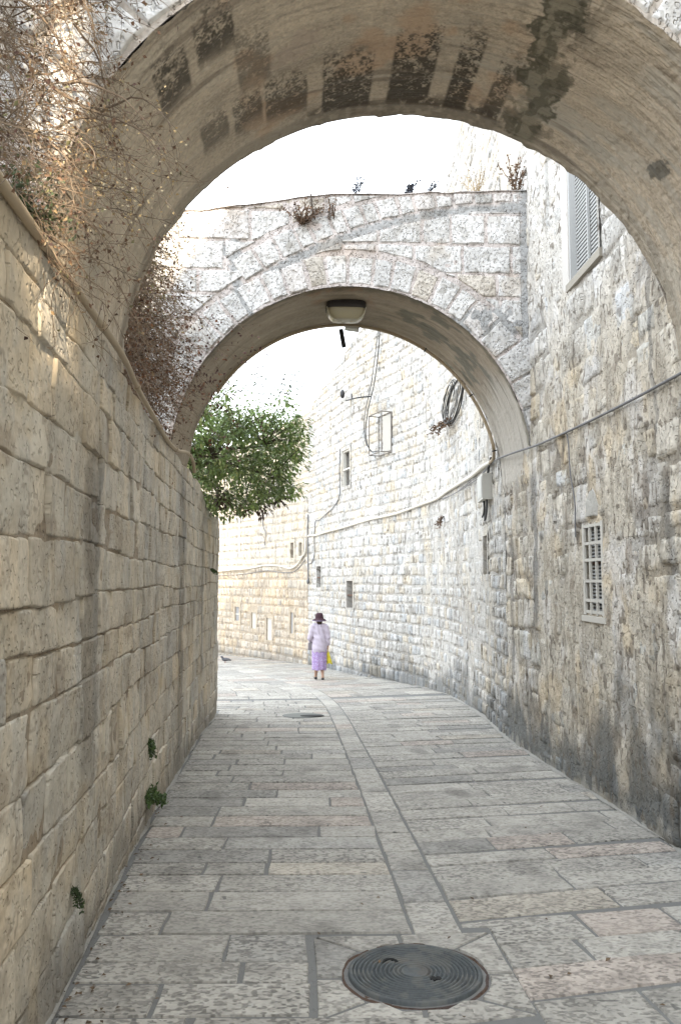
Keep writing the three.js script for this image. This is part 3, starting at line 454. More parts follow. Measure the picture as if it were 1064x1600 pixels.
// ------------------------------------------------------------------ arches
function archThing(o) {
  const T = thing('stone_archway', o.label, 'archway', null, 'stone archways spanning the lane'), { cx, cy, a, b } = o;
  const Ff = (x) => o.F0 + o.skew * x, Fb = (x) => o.F1 + o.skew1 * x;
  const front = (x, y, d) => V(x, y, Ff(x) - d), back = (x, y, d) => V(x, y, Fb(x) + d);
  // soffit
  const nt = o.nt ?? 170, nd = o.nd ?? 40, ext = o.foot ? 8 : 0, arc = (a + b) / 2;
  const at = (i) => { if (i <= nt) { const t = Math.PI * (1 - i / nt); return [cx + a * Math.cos(t), cy + b * Math.sin(t), -Math.cos(t), -Math.sin(t), (Math.PI - t) * arc]; } const k = (i - nt) / ext; return [cx + a + Math.pow(k, 1.25) * o.foot[0], cy - k * o.foot[1], -1, 0, Math.PI * arc + k * o.foot[1]]; };
  obj('plaster_soffit', gridGeo(nt + ext, nd, (i, j) => {
    const [x, y, nx, ny, u] = at(i), v = j / nd, F = lerp(Ff(x), Fb(x), v), n = o.amp * ((fbm(u * 1.6 + 4, F * 5, 3) - 0.5) * 2 + 1.6 * (fbm(u * 0.7 + 9, F * 13, 3) - 0.5) + 0.35 * (n2(u * 22, F * 9) - 0.5)) + (j === 0 || j === nd ? o.amp * 1.6 * (n2(u * 9, j + 3) - 0.5) + o.amp * 1.2 * (n2(u * 27, j + 8) - 0.5) : 0), e = (j === 0 || j === nd) ? 0.02 * (n2(u * 8 + j, 7) - 0.5) : 0;
    return { p: V(x + nx * n, y + ny * n, F + e), uv: [u, (F - o.F0) / 1], c: [1, 1, 1] };
  }), o.soffitMat, T);
  if (o.foot) for (const [mp, fl, nm] of [[front, false, 'foot_face'], [back, true, 'foot_face_001']]) obj(nm, gridGeo(1, 8, (i, j) => { const k = j / 8, x = i ? o.xr : cx + a + Math.pow(k, 1.25) * o.foot[0]; return { p: mp(x, cy - k * o.foot[1], 0.002), uv: [x, cy - k * o.foot[1]], c: [0.85, 0.82, 0.78] }; }, !fl), o.faceMat, T);
  // the two faces: bed around the opening, out to the block's edge
  const rimPt = (t) => { const dx = Math.cos(t), dy = Math.sin(t), px = cx + a * dx, py = cy + b * dy; let k = 1e9; if (dx > 1e-4) k = Math.min(k, (o.xr - px) / dx); if (dx < -1e-4) k = Math.min(k, (o.xl - px) / dx); if (dy > 1e-3) { let m = k; for (let q = 0; q < 8; q++) m = Math.min(k, (o.top(clamp(px + dx * Math.min(m, 6), o.xl, o.xr)) - py) / dy); k = m; } return [px + dx * k, py + dy * k]; };
  const ts = []; for (let i = 0; i <= 200; i++) ts.push(Math.PI * i / 200); for (const x of [o.xl, o.xr]) ts.push(Math.atan2(o.top(x) - cy, x - cx)); ts.sort((p, q) => p - q);
  const face = (map, flip, stonesOn) => gridGeo(ts.length - 1, 34, (i, j) => {
    const t = ts[i], [ox, oy] = rimPt(t), px = cx + a * Math.cos(t), py = cy + b * Math.sin(t), k = j / 34, x = lerp(px, ox, k), y = lerp(py, oy, k);
    return { p: map(x, y, stonesOn ? o.bedDepth + 0.013 * ((fbm(x * 7, y * 7, 2) - 0.5) * 2) : 0.02 * (fbm(x * 3, y * 3, 2) - 0.5)), uv: [x, y], c: o.bedTint(x, y) };
  }, flip);
  obj('mortar_bed', face(front, false, true), o.faceMat, T);
  obj('rear_face', face(back, true, false), o.faceMat, T);
  const tp = [o.xl, ...Array.from({ length: 60 }, (_, i) => lerp(o.xl, o.xr, (i + 1) / 60))];
  const capH = (x, v) => o.top(x) + 0.05 * (fbm(x * 5, v * 3 + 2, 3) - 0.5) + (v > 0.02 && v < 0.98 ? 0.05 : 0);
  obj('top_cap', gridGeo(60, 10, (i, j) => { const x = tp[i], v = j / 10; return { p: V(x, j === 0 || j === 10 ? o.top(x) - 0.02 : capH(x, v), lerp(Ff(x) - 0.02, Fb(x) + 0.02, v)), uv: [x, v], c: [0.8, 0.78, 0.74] }; }), o.faceMat, T);
  [o.xl, o.xr].forEach((x, e) => obj(e ? 'side_001' : 'side', gridGeo(1, 1, (i, j) => ({ p: V(x, j ? o.top(x) : cy - 0.4, i ? Fb(x) : Ff(x)), uv: [i, j], c: [0.8, 0.8, 0.8] })), o.faceMat, T));
  obj('springer', [gridGeo(1, 1, (i, j) => { const x = i ? cx - a : o.xl; return { p: V(x, cy - 0.02, j ? Fb(x) : Ff(x)), uv: [i, j], c: [0.8, 0.8, 0.8] }; })], o.faceMat, T);
  return { T, front, Ff, Fb };
}
const circle3 = (p, q, r) => { const A = q[0] - p[0], B = q[1] - p[1], C = r[0] - p[0], D = r[1] - p[1], E = A * (p[0] + q[0]) + B * (p[1] + q[1]), G = C * (p[0] + r[0]) + D * (p[1] + r[1]), K = 2 * (A * (r[1] - q[1]) - B * (r[0] - q[0])), x = (D * E - B * G) / K, y = (A * G - C * E) / K; return [x, y, Math.hypot(p[0] - x, p[1] - y)]; };

// near arch: plastered barrel with mould in the print of old shuttering boards
const boards = [[124.2, 131.8, 0.04, 0.46, 0.95], [133.6, 140.8, 0.10, 0.56, 0.95], [118, 124.6, 0.34, 0.92, 0.6], [110.8, 119.6, 0.92, 1.40, 0.85], [120.2, 126.6, 0.94, 1.34, 0.8], [127.8, 134.2, 0.88, 1.26, 0.7], [97.8, 107.8, 0.88, 1.56, 0.97], [86.0, 94.4, 0.70, 1.52, 1], [78.0, 82.6, 0.66, 1.6, 1], [71.0, 74.6, 0.74, 1.64, 0.85], [103, 112, 0.0, 0.22, 0.6], [84, 92, 0.0, 0.32, 0.5]];
const soffitTex = wallTex(0, 6.2, -0.3, 1.9, 300, (u, v, o) => {
  const a = fbm(u * 1.4, v * 2, 4), st = fbm(u * 1.5, v * 16, 4), b = fbm(u * 7, v * 7, 4), f = n2(u * 70, v * 90), deg = 180 - u / 1.95 * 180 / Math.PI;
  const k = 0.80 + 0.30 * (a - 0.4) + 0.40 * (st - 0.5) + 0.25 * (b - 0.5) + 0.24 * (f - 0.5) + 0.2 * (n2(u * 150, v * 160) - 0.5);
  o[0] = 0.62 * k; o[1] = 0.525 * k; o[2] = 0.405 * k;
  mix3(o, 0.47, 0.43, 0.36, 0.7 * sst(0.50, 0.66, fbm(u * 2.2 + 9, v * 9, 4)) * sst(100, 60, deg + 40 * (a - 0.5)) + 0.35 * sst(0.55, 0.7, st));
  mix3(o, 0.52, 0.345, 0.22, 0.6 * sst(0.55, 0.7, fbm(u * 3 + 20, v * 3, 4)) * sst(150, 110, deg) * sst(55, 85, deg));       // rusty brown at the crown
  const m0 = fbm(u * 26, v * 26, 4), m1 = fbm(u * 5 + 3, v * 5, 3), m2 = n2(u * 90, v * 90);
  for (const [d0, d1, v0, v1, amt] of boards) {
    const e = 0.25 * (m1 - 0.5), w = sst(d0 - 0.3, d0 + 0.4, deg) * sst(d1 + 0.3, d1 - 0.4, deg) * sst(v0 - 0.10, v0 + 0.14, v + e) * sst(v1 + 0.10, v1 - 0.10, v + e * 0.6);
    if (w > 0) mix3(o, 0.05, 0.042, 0.03, 0.92 * amt * w * sst(0.30, 0.58, 0.45 * m0 + 0.30 * m2 + 0.26 * sst(v0, v1, v)));
  }
  const edge = sst(1.32, 1.55, v + 0.3 * (m1 - 0.5)); mix3(o, 0.07, 0.055, 0.04, 0.9 * edge * sst(62, 74, deg) * sst(118, 106, deg) * sst(0.3, 0.55, m0));
  mix3(o, 0.32, 0.28, 0.22, 0.75 * sst(1.50, 1.56, v));
  const wet = Math.abs(deg - (69.5 - 3 * v + 6 * (m1 - 0.5))); const wn = 5 * (fbm(u * 9 + 2, v * 9, 4) - 0.5) + 4 * (m0 - 0.5); mix3(o, 0.19, 0.18, 0.13, 0.75 * sst(4.6, 1.0, wet + wn)); mix3(o, 0.075, 0.07, 0.045, 0.8 * sst(1.6, 0.3, Math.abs(wet - 2.6 + wn)) * sst(0.35, 0.6, fbm(u * 7 + 30, v * 5, 3))); mix3(o, 0.075, 0.068, 0.045, 0.6 * sst(0.56, 0.64, fbm(u * 12 + 60, v * 7, 4)) * sst(9, 3, wet));
  mix3(o, 0.12, 0.115, 0.095, 0.85 * sst(1.0, 0.7, Math.hypot((deg - 38.2) / 1.9, (v - 1.0) / 0.11) + 1.1 * (m0 - 0.5) + 0.5 * (m1 - 0.5)));
  mix3(o, 0.46, 0.37, 0.30, 0.6 * sst(1.0, 0.7, Math.hypot((deg - 112) / 5, (v - 0.72) / 0.22) + 1.2 * (m1 - 0.5) + 0.8 * (m0 - 0.5)));
  mix3(o, 0.13, 0.10, 0.075, 0.5 * sst(0.64, 0.78, fbm(u * 1.2 + 3, v * 13 + 5, 4)));                                   // scratches along the boards
  mix3(o, 0.12, 0.095, 0.07, 0.3 * sst(0.035, 0.012, Math.abs(fbm(u * 2.1 + 40, v * 3.1, 4) - 0.5)) * sst(0.5, 0.62, fbm(u * 1.3 + 8, v * 1.7, 2))); mix3(o, 0.58, 0.51, 0.41, 0.5 * sst(0.66, 0.76, fbm(u * 2 + 77, v * 24, 3)) * sst(66, 58, deg));
  mix3(o, 0.44, 0.40, 0.33, 0.55 * sst(0.62, 0.8, fbm(u * 7 + 1, v * 1.4, 3)) * sst(130, 150, deg));
});
const faceTex = wallTex(-3, 3.4, 2.4, 7, 190, (x, y, o) => {
  const a = fbm(x * 1.6, y * 1.6, 4), b = fbm(x * 8, y * 8, 4), f = n2(x * 60, y * 60), k = 0.9 + 0.2 * (a - 0.5) + 0.3 * (b - 0.5) + 0.16 * (f - 0.5);
  o[0] = 0.70 * k; o[1] = 0.685 * k; o[2] = 0.665 * k;
  mix3(o, 0.58, 0.47, 0.35, 0.35 * sst(0.6, 0.75, fbm(x * 2.3 + 4, y * 2.3, 3))); mix3(o, 0.36, 0.35, 0.33, 0.7 * sst(0.58, 0.74, fbm(x * 4 + 14, y * 3, 4)) * sst(5.7, 6.4, y + 0.4 * (a - 0.5)));
  mix3(o, 0.24, 0.22, 0.19, 0.5 * sst(0.72, 0.86, n2(x * 30, y * 26))); mix3(o, 0.40, 0.375, 0.34, 0.45 * sst(0.56, 0.7, fbm(x * 7 + 31, y * 7 + 2, 3)));
});
const faceMat = mat({ map: faceTex, bumpMap: stoneBump, bumpScale: 0.035, vertexColors: true });
function faceStones(T, map, o) {                                       // voussoirs, then rows clipped by the curves
  const R = rngOf(o.seed), list = [], put = (poly, e = {}) => { if (poly.length < 3) return; const v = 0.88 + R() * 0.18, t = R(); const g = polyStone(map, poly, { tone: (t < 0.1 ? [0.92, 0.86, 0.78] : t < 0.25 ? [0.96, 0.93, 0.92] : [1, 1, 1]).map((k) => k * v), proud: 0.006 + R() * 0.010, rough: 0.014, wob: 0.012, joint: 0.014, bevel: 0.016, cell: o.cell, seed: R() * 600, ...e }); if (g) list.push({ g, w: 1 }); };
  const { cx, cy, a, b } = o, ell = (t, h) => [cx + (a + h) * Math.cos(t), cy + (b + h) * Math.sin(t)];
  for (let t = 0.02; t < Math.PI - 0.03;) { const w = (o.vw[0] + R() * (o.vw[1] - o.vw[0])) / ((a + b) / 2) * (t < 0.75 || t > 2.4 ? 1.35 : 1), t1 = Math.min(Math.PI - 0.01, t + w), h0 = 0.015, h1 = o.vh + (t < 0.6 || t > 2.5 ? 0.12 : 0) - R() * 0.04; put([ell(t, h0), ell(t, h1), ell(t1, h1), ell(t1, h0)]); t = t1; }
  const outer = (p) => { const t = Math.atan2((p[1] - cy) / (b + o.vh), (p[0] - cx) / (a + o.vh)), q = ell(t, o.vh + 0.02), nx = Math.cos(t) / (a + o.vh), ny = Math.sin(t) / (b + o.vh), l = Math.hypot(nx, ny); return [-nx / l, -ny / l, -(nx * q[0] + ny * q[1]) / l]; };
  const top = (poly) => { const c = centre(poly)[0], s = (o.top(c + 0.1) - o.top(c - 0.1)) / 0.2; return clipPoly(poly, -s, 1, o.top(c) - s * c - 0.03); };
  const U = o.upper;
  if (U) {
    const [ux, uy, ur] = U.c, pt = (t, h) => [ux + (ur + h) * Math.cos(t), uy + (ur + h) * Math.sin(t)], tOf = (x) => Math.acos(clamp((x - ux) / ur, -1, 1));
    for (let t = tOf(U.x0); t > tOf(U.x1) + 0.004;) { const w = (0.17 + R() * 0.13) / ur, t1 = Math.max(tOf(U.x1), t - w), x = ux + ur * Math.cos(t), h = lerp(0.34, 0.24, sst(-0.5, 2.2, x)); put(top([pt(t, 0.012), pt(t1, 0.012), pt(t1, h), pt(t, h)])); t = t1; }
  }
  const ring = (p, inner) => { const [ux, uy, ur] = U.c, d = Math.hypot(p[0] - ux, p[1] - uy), nx = (p[0] - ux) / d, ny = (p[1] - uy) / d, h = inner ? ur - 0.085 : ur + lerp(0.37, 0.27, sst(-0.5, 2.2, p[0])); return inner ? [nx, ny, nx * ux + ny * uy + h] : [-nx, -ny, -(nx * ux + ny * uy + h)]; };
  for (let r = 0; r + 1 < o.rows.length; r++) {
    let x = o.xl + R() * 0.2 - 0.2; const y0 = o.rows[r], y1 = o.rows[r + 1];
    while (x < o.xr - 0.04) {
      let w = o.w[0] + R() * (o.w[1] - o.w[0]); if (x + w > o.xr - 0.12) w = o.xr - x; const x0 = Math.max(x, o.xl), x1 = x + w; x += w;
      const base = [[x0, y0], [x1, y0], [x1, y1], [x0, y1]], c = centre(base);
      const regions = U ? [true, false] : [null];
      for (const inner of regions) {
        let p = base; if (inner !== null) { if (inner && (c[0] < U.x0 + 0.1)) continue; if (inner) p = clipPoly(p, ...ring(c, true)); else if (c[0] > U.x0 - 0.05) { p = clipPoly(p, ...ring(c, false)); } if (inner && p.length > 2) { const d = Math.hypot(centre(p)[0] - U.c[0], centre(p)[1] - U.c[1]); if (d > U.c[2] - 0.05) continue; } else if (!inner && p.length > 2 && c[0] > U.x0) { const d = Math.hypot(centre(p)[0] - U.c[0], centre(p)[1] - U.c[1]); if (d < U.c[2] + 0.2) continue; } }
        if (p.length < 3) continue; const k = outer(centre(p)); p = clipPoly(p, ...k); if (p.length < 3) continue; p = top(p); if (p.length > 2) put(p, o.each ? o.each(centre(p)) : {});
      }
    }
  }
  addPieces(T, 'stone', list, faceMat, 300);
}
const soffit1 = mat({ map: soffitTex, bumpMap: plasterBump, bumpScale: 0.035, vertexColors: true, roughness: 0.88 });
{
  const P = { label: 'nearest plastered stone archway with black mould stripes under its vault', F0: 3.84, skew: 0.075, F1: 5.5, skew1: 0.0, cx: 0.735, cy: 3.1, a: 1.975, b: 1.93, xl: -2.3, xr: 3.15, top: (x) => 5.95 + 0.03 * Math.sin(x * 3), amp: 0.012, nt: 200, nd: 56, bedDepth: -0.01, bedTint: () => [0.72, 0.66, 0.60], soffitMat: soffit1, faceMat };
  const { T, front } = archThing(P);
  faceStones(T, front, { seed: 71, ...P, cell: 0.05, vw: [0.2, 0.3], vh: 0.36, rows: [3.1, 3.4, 3.68, 3.98, 4.3, 4.6, 4.9, 5.25, 5.6, 5.93], w: [0.3, 0.62] });
}
const soffit2Tex = wallTex(0, 7.3, -0.3, 1.9, 130, (u, v, o) => {
  const a = fbm(u * 1.1, v * 2, 4), st = fbm(u * 1.3 + 7, v * 12, 4), b = fbm(u * 6, v * 6, 4), f = n2(u * 50, v * 60), deg = 180 - u / 2.2 * 180 / Math.PI;
  const k = 0.82 + 0.3 * (a - 0.45) + 0.34 * (st - 0.5) + 0.22 * (b - 0.5) + 0.12 * (f - 0.5);
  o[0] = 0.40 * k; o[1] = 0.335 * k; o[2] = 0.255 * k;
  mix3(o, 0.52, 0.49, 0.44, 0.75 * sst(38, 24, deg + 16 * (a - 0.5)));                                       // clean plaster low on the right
  mix3(o, 0.30, 0.17, 0.10, 0.6 * sst(0.5, 0.66, fbm(u * 4, v * 3, 3)) * sst(74, 84, deg) * sst(112, 100, deg) * sst(0.9, 0.3, v));
  mix3(o, 0.12, 0.125, 0.10, 0.7 * sst(0.56, 0.68, fbm(u * 3 + 40, v * 4, 4)) * sst(26, 34, deg) * sst(80, 70, deg));
  mix3(o, 0.13, 0.115, 0.075, 0.8 * sst(0.16, 0.02, v + 0.2 * (b - 0.5)));                                     // mossy lip
  mix3(o, 0.16, 0.14, 0.11, 0.5 * sst(0.64, 0.74, fbm(u * 1.2 + 3, v * 10 + 5, 4)));
});
const upperC = circle3([-0.367, 5.47], [1.007, 6.08], [2.691, 6.34]);
const arch2 = (() => {
  const topY = (x) => lerp(6.17, 6.42, sst(-1.6, 0.6, x)) + 0.055 * Math.max(0, x - 0.6) + 0.03 * (n2(x * 5, 1) - 0.5);
  const P = { label: 'farther white stone archway with a ring of voussoirs and weeds on top', F0: 9.5, skew: 0, F1: 11.0, skew1: 0, cx: 0.612, cy: 3.0, a: 2.185, b: 2.25, xl: -2.4, xr: 3.3, top: topY, amp: 0.014, nt: 150, nd: 30, bedDepth: -0.004, foot: [0.07, 0.16],
    bedTint: (x, y) => { const d = Math.hypot(x - upperC[0], y - upperC[1]), r = upperC[2], grey = (d > r - 0.1 && d < r + 0.01 && x > -0.45 && y > 5) || x > 2.70 - 0.03 * n2(y * 3, 1) || (Math.hypot((x - 2.35) / 0.42, (y - 4.82) / 0.2) < 0.9 + 0.4 * n2(x * 6, y * 6)) || (Math.abs(x + 0.82 - (y < 5.3 ? (5.3 - y) * 0.45 : 0)) < 0.07 && y > 4.85 && y < 6.1) || (y > 5.62 && y < 5.75 && x < -0.85); return grey ? [0.56, 0.57, 0.58] : [0.90, 0.83, 0.81]; },
    soffitMat: mat({ map: soffit2Tex, bumpMap: plasterBump, bumpScale: 0.018, vertexColors: true }), faceMat };
  const A = archThing(P);
  faceStones(A.T, A.front, { seed: 83, ...P, xr: 2.72, cell: 0.045, vw: [0.21, 0.31], vh: 0.42, rows: [3.0, 3.3, 3.6, 3.9, 4.2, 4.5, 4.8, 5.13, 5.43, 5.80, 6.2, 6.5], w: [0.3, 0.62], upper: { c: upperC, x0: -0.68, x1: 2.70 }, each: (c) => (c[1] > 6.05 && c[0] < 0.4 ? { tone: [0.8, 0.74, 0.66], rough: 0.03 } : c[0] > 2.2 && c[1] > 4.55 && c[1] < 4.85 ? { tone: [0.6, 0.56, 0.5] } : {}) });
  return A;
})();

// ------------------------------------------------------------------ cables, pipes, lamps
const onR = (F, y, d) => RM(rightPath.s(F), y, d), onL = (F, y, d) => LM(leftPath.s(F), y, d), onC = (F, y, d) => FM(farPath.s(F), y, d);
const tanPaint = mat({ color: new THREE.Color().setRGB(0.40, 0.32, 0.22), roughness: 0.7 }), palePipe = mat({ color: new THREE.Color().setRGB(0.58, 0.55, 0.48), roughness: 0.6 }), wire = mat({ color: new THREE.Color().setRGB(0.05, 0.05, 0.05), roughness: 0.6 }), greyWire = mat({ color: new THREE.Color().setRGB(0.14, 0.14, 0.145), roughness: 0.6 }), boxGrey = mat({ color: new THREE.Color().setRGB(0.5, 0.49, 0.45), roughness: 0.6 }), blackIron = mat({ color: new THREE.Color().setRGB(0.02, 0.02, 0.022), roughness: 0.5 });
const single = (name, label, category, geo, m, group) => { const o = obj(numbered(name), geo, m); o.userData = { label, category }; if (group) o.userData.group = group; return o; };
{ // conduit along the top of the garden wall
  const T = thing('conduit', 'thick tan conduit running along the top of the left garden wall', 'conduit');
  const pts = []; for (const [F, y] of [[-4, 2.93], [0, 2.93], [2.64, 2.955], [3.0, 2.97], [3.7, 3.01], [4.85, 3.04], [5.7, 3.02], [6.55, 2.985], [7.43, 2.975], [8.2, 3.0], [9.0, 3.1], [9.6, 3.14], [9.95, 3.1], [10.05, 3.02]]) pts.push(onL(F, y, 0.03 + 0.008 * Math.sin(F * 3)));
  obj('pipe', tube(pts, 0.021, 120, 8), tanPaint, T);
  const c = new THREE.CatmullRomCurve3(pts, false, 'centripetal'); [0.5, 0.585, 0.68, 0.77, 0.86].forEach((t, i) => { const p = c.getPointAt(t), d = c.getTangentAt(t); const g = new THREE.CylinderGeometry(0.027, 0.027, 0.05, 10); g.applyQuaternion(new THREE.Quaternion().setFromUnitVectors(new THREE.Vector3(0, 1, 0), d)); g.translate(p.x, p.y, p.z); obj(i ? 'collar_00' + i : 'collar', g, tanPaint, T); });
}
{ // conduit clipped under the far edge of the second arch
  const pts = []; for (let d = 146; d >= 14; d -= 6) { const t = d * Math.PI / 180; pts.push(V(0.6 + 2.125 * Math.cos(t), 3.0 + 2.215 * Math.sin(t), 10.9)); } pts.push(V(2.74, 3.42, 11.2), onR(11.85, 3.44, 0.06));
  const T = thing('conduit', 'slim tan conduit bent round the inner edge of the second arch', 'conduit'); obj('pipe', tube(pts, 0.024, 110, 8), tanPaint, T);
  [58, 34, 12].forEach((d, i) => { const t = d * Math.PI / 180; obj(i ? 'clip_00' + i : 'clip', new THREE.TorusGeometry(0.03, 0.008, 6, 12).rotateX(Math.PI / 2).rotateZ(t).translate(0.6 + 2.125 * Math.cos(t), 3.0 + 2.215 * Math.sin(t), -10.9), blackIron, T); });
}
{ const pts = []; for (const [F, y] of [[11.85, 3.44], [12.6, 3.49], [14, 3.50], [15.2, 3.53], [16.6, 3.52], [17.6, 3.46], [18.6, 3.435], [20.1, 3.33], [21.5, 3.29], [23.5, 3.2], [25.4, 3.17], [26.6, 3.13], [27.2, 3.17], [27.42, 3.15]]) pts.push(onR(F, y, 0.05)); single('wall_pipe', 'pale water pipe running along the right wall above the woman', 'pipe', tube(pts, 0.034, 120, 8), palePipe);
  const q = []; for (const [F, y] of [[27.72, 3.1], [27.74, 2.62], [28.0, 2.45], [28.4, 2.2], [29.0, 2.07], [29.7, 2.15], [30.5, 2.2], [31.3, 2.2], [31.9, 2.14], [32.6, 2.1], [33.4, 2.08], [34.8, 2.02], [36.5, 2.05], [39, 2.0]]) q.push(onC(F, y, 0.05)); single('wall_pipe', 'thin pale pipe sagging along the sunlit wall at the far bend', 'pipe', tube(q, 0.03, 90, 8), palePipe);
  const c2 = []; for (const [F, y] of [[27.75, 2.35], [28.6, 1.98], [29.5, 1.92], [31, 2.0], [32.6, 1.9], [34.4, 1.84], [37, 1.85]]) c2.push(onC(F, y, 0.03)); single('wall_cable', 'dark cable drooping just below the pipe on the far wall', 'cable', tube(c2, 0.014, 60, 5), greyWire);
  const d2 = []; for (const [F, y] of [[27.5, 3.9], [27.52, 3.4], [27.5, 2.6], [27.45, 1.6]]) d2.push(onR(F, y, 0.04)); single('drop_pipe', 'dark vertical pipe dropping down the corner beside the far bend', 'pipe', [tube(d2, 0.022, 30, 6), new THREE.SphereGeometry(0.07, 8, 6).scale(0.8, 1.3, 0.8).translate(...onR(27.45, 1.6, 0.05).toArray())], greyWire);
  const v2 = []; for (const [F, y] of [[23.9, 5.6], [23.95, 5.0], [23.95, 4.2], [24.4, 3.95], [25.4, 3.75], [26.2, 3.6], [26.6, 3.6], [26.7, 3.0], [26.75, 2.5], [27.0, 2.25], [27.5, 2.2]]) v2.push(onR(F, y, 0.03)); single('wall_cable', 'dark cable stepping down from the tall window to the far corner', 'cable', tube(v2, 0.016, 80, 5), greyWire);
  const u2 = []; for (const [F, y] of [[33.1, 5.2], [33.12, 4.2], [33.1, 3.3], [33.1, 2.72]]) u2.push(onC(F, y, 0.05)); single('drop_pipe', 'straight vertical pipe high on the sunlit far wall', 'pipe', tube(u2, 0.035, 16, 6), boxGrey);
  const w2 = []; for (const [F, y] of [[31.2, 5], [31.3, 3.8], [31.1, 3.5], [31.15, 3.0]]) w2.push(onC(F, y, 0.03)); single('wall_cable', 'short dark cable hanging on the far wall under the tree', 'cable', tube(w2, 0.016, 20, 5), greyWire);
}
{ const pts = []; for (const [F, y] of [[2.5, 3.08], [4, 3.10], [5.5, 3.126], [6.26, 3.14], [7.38, 3.175], [8.44, 3.21], [9.2, 3.245]]) pts.push(onR(F, y, 0.045)); pts.push(V(2.70, 3.28, 9.9), V(2.72, 3.34, 10.8), onR(11.75, 3.43, 0.05)); single('wall_cable', 'grey cable sloping across the right house wall above the barred window', 'cable', tube(pts, 0.013, 70, 6), greyWire);
  const b = []; for (const [F, y] of [[8.1, 3.2], [8.05, 3.12], [8.0, 2.75], [7.88, 2.45], [7.9, 2.2], [7.9, 2.1]]) b.push(onR(F, y, 0.035)); single('wall_cable', 'thin cable dropping to the top of the barred window', 'cable', tube(b, 0.007, 30, 5), greyWire);
  const k = [], R = rngOf(9); single('loose_cables', 'twisted thin cables strung just below the pale wall pipe near the junction box', 'cable', [0, 1].map((e) => tube([12, 13, 14, 15, 16, 17].map((F) => onR(F, 3.4 - 0.03 * e + 0.05 * (R() - 0.5), 0.05 + 0.03 * R())), 0.008, 50, 5)), greyWire); }
{ // junction box
  const T = thing('junction_box', 'pale grey junction box on the right wall just past the second arch', 'junction box');
  const c = [onR(12.72, 3.3, 0), onR(11.95, 3.22, 0)]; const mapJ = (s, y, d) => RM(s, y, d), s0 = rightPath.s(12.0), s1 = rightPath.s(12.62);
  const g = gridGeo(1, 1, (i, j) => ({ p: mapJ(i ? s1 : s0, j ? 3.3 : 2.9, 0.16), uv: [i, j] }), true), sides = [[s0, 2.9, s1, 2.9], [s1, 2.9, s1, 3.3], [s1, 3.3, s0, 3.3], [s0, 3.3, s0, 2.9]].map(([a, b, cc, d]) => gridGeo(1, 1, (i, j) => ({ p: mapJ(i ? cc : a, i ? d : b, j ? 0 : 0.16), uv: [i, j] })));
  obj('case', [g, ...sides], boxGrey, T); obj('lid', gridGeo(1, 1, (i, j) => ({ p: mapJ(lerp(s0 + 0.05, s1 - 0.05, i), lerp(2.94, 3.26, j), 0.168), uv: [i, j] }), true), mat({ color: new THREE.Color().setRGB(0.56, 0.55, 0.51) }), T);
  obj('cable_loop', tube([onR(12.1, 2.92, 0.08), onR(12.12, 2.72, 0.09), onR(12.3, 2.6, 0.09), onR(12.42, 2.72, 0.08), onR(12.4, 2.92, 0.08)], 0.018, 40, 6), wire, T);
  obj('cable_loop_001', tube([onR(12.3, 2.92, 0.1), onR(12.32, 2.75, 0.1), onR(12.5, 2.66, 0.1)], 0.014, 20, 6), wire, T); obj('feed_cable', tube([onR(12.1, 3.3, 0.06), onR(12.0, 3.42, 0.05), onR(11.8, 3.5, 0.05)], 0.02, 12, 6), wire, T);
}
{ // coil of spare cable
  const R = rngOf(4), list = []; for (let i = 0; i < 7; i++) { const pts = [], rx = 0.95 - 0.12 * i * R(), ry = 0.27 - 0.02 * i * R(), ph = R() * 0.5; for (let k = 0; k <= 14; k++) { const t = k / 14 * Math.PI * (i < 3 ? 2 : 1.5) + ph + i; pts.push(onR(15.5 + 0.1 * (R() - 0.5) + rx * Math.cos(t), 5.22 + 0.05 * (R() - 0.5) + (ry + 0.06) * Math.sin(t) * (1 + 0.2 * Math.cos(t)) + 0.12 * Math.cos(t) * -1, 0.06 + 0.03 * i)); } list.push(tube(pts, i < 2 ? 0.017 : 0.009, 60, 6)); }
  single('cable_coil', 'coil of spare black cable hung high on the right wall behind the second arch', 'cable coil', list, wire);
}
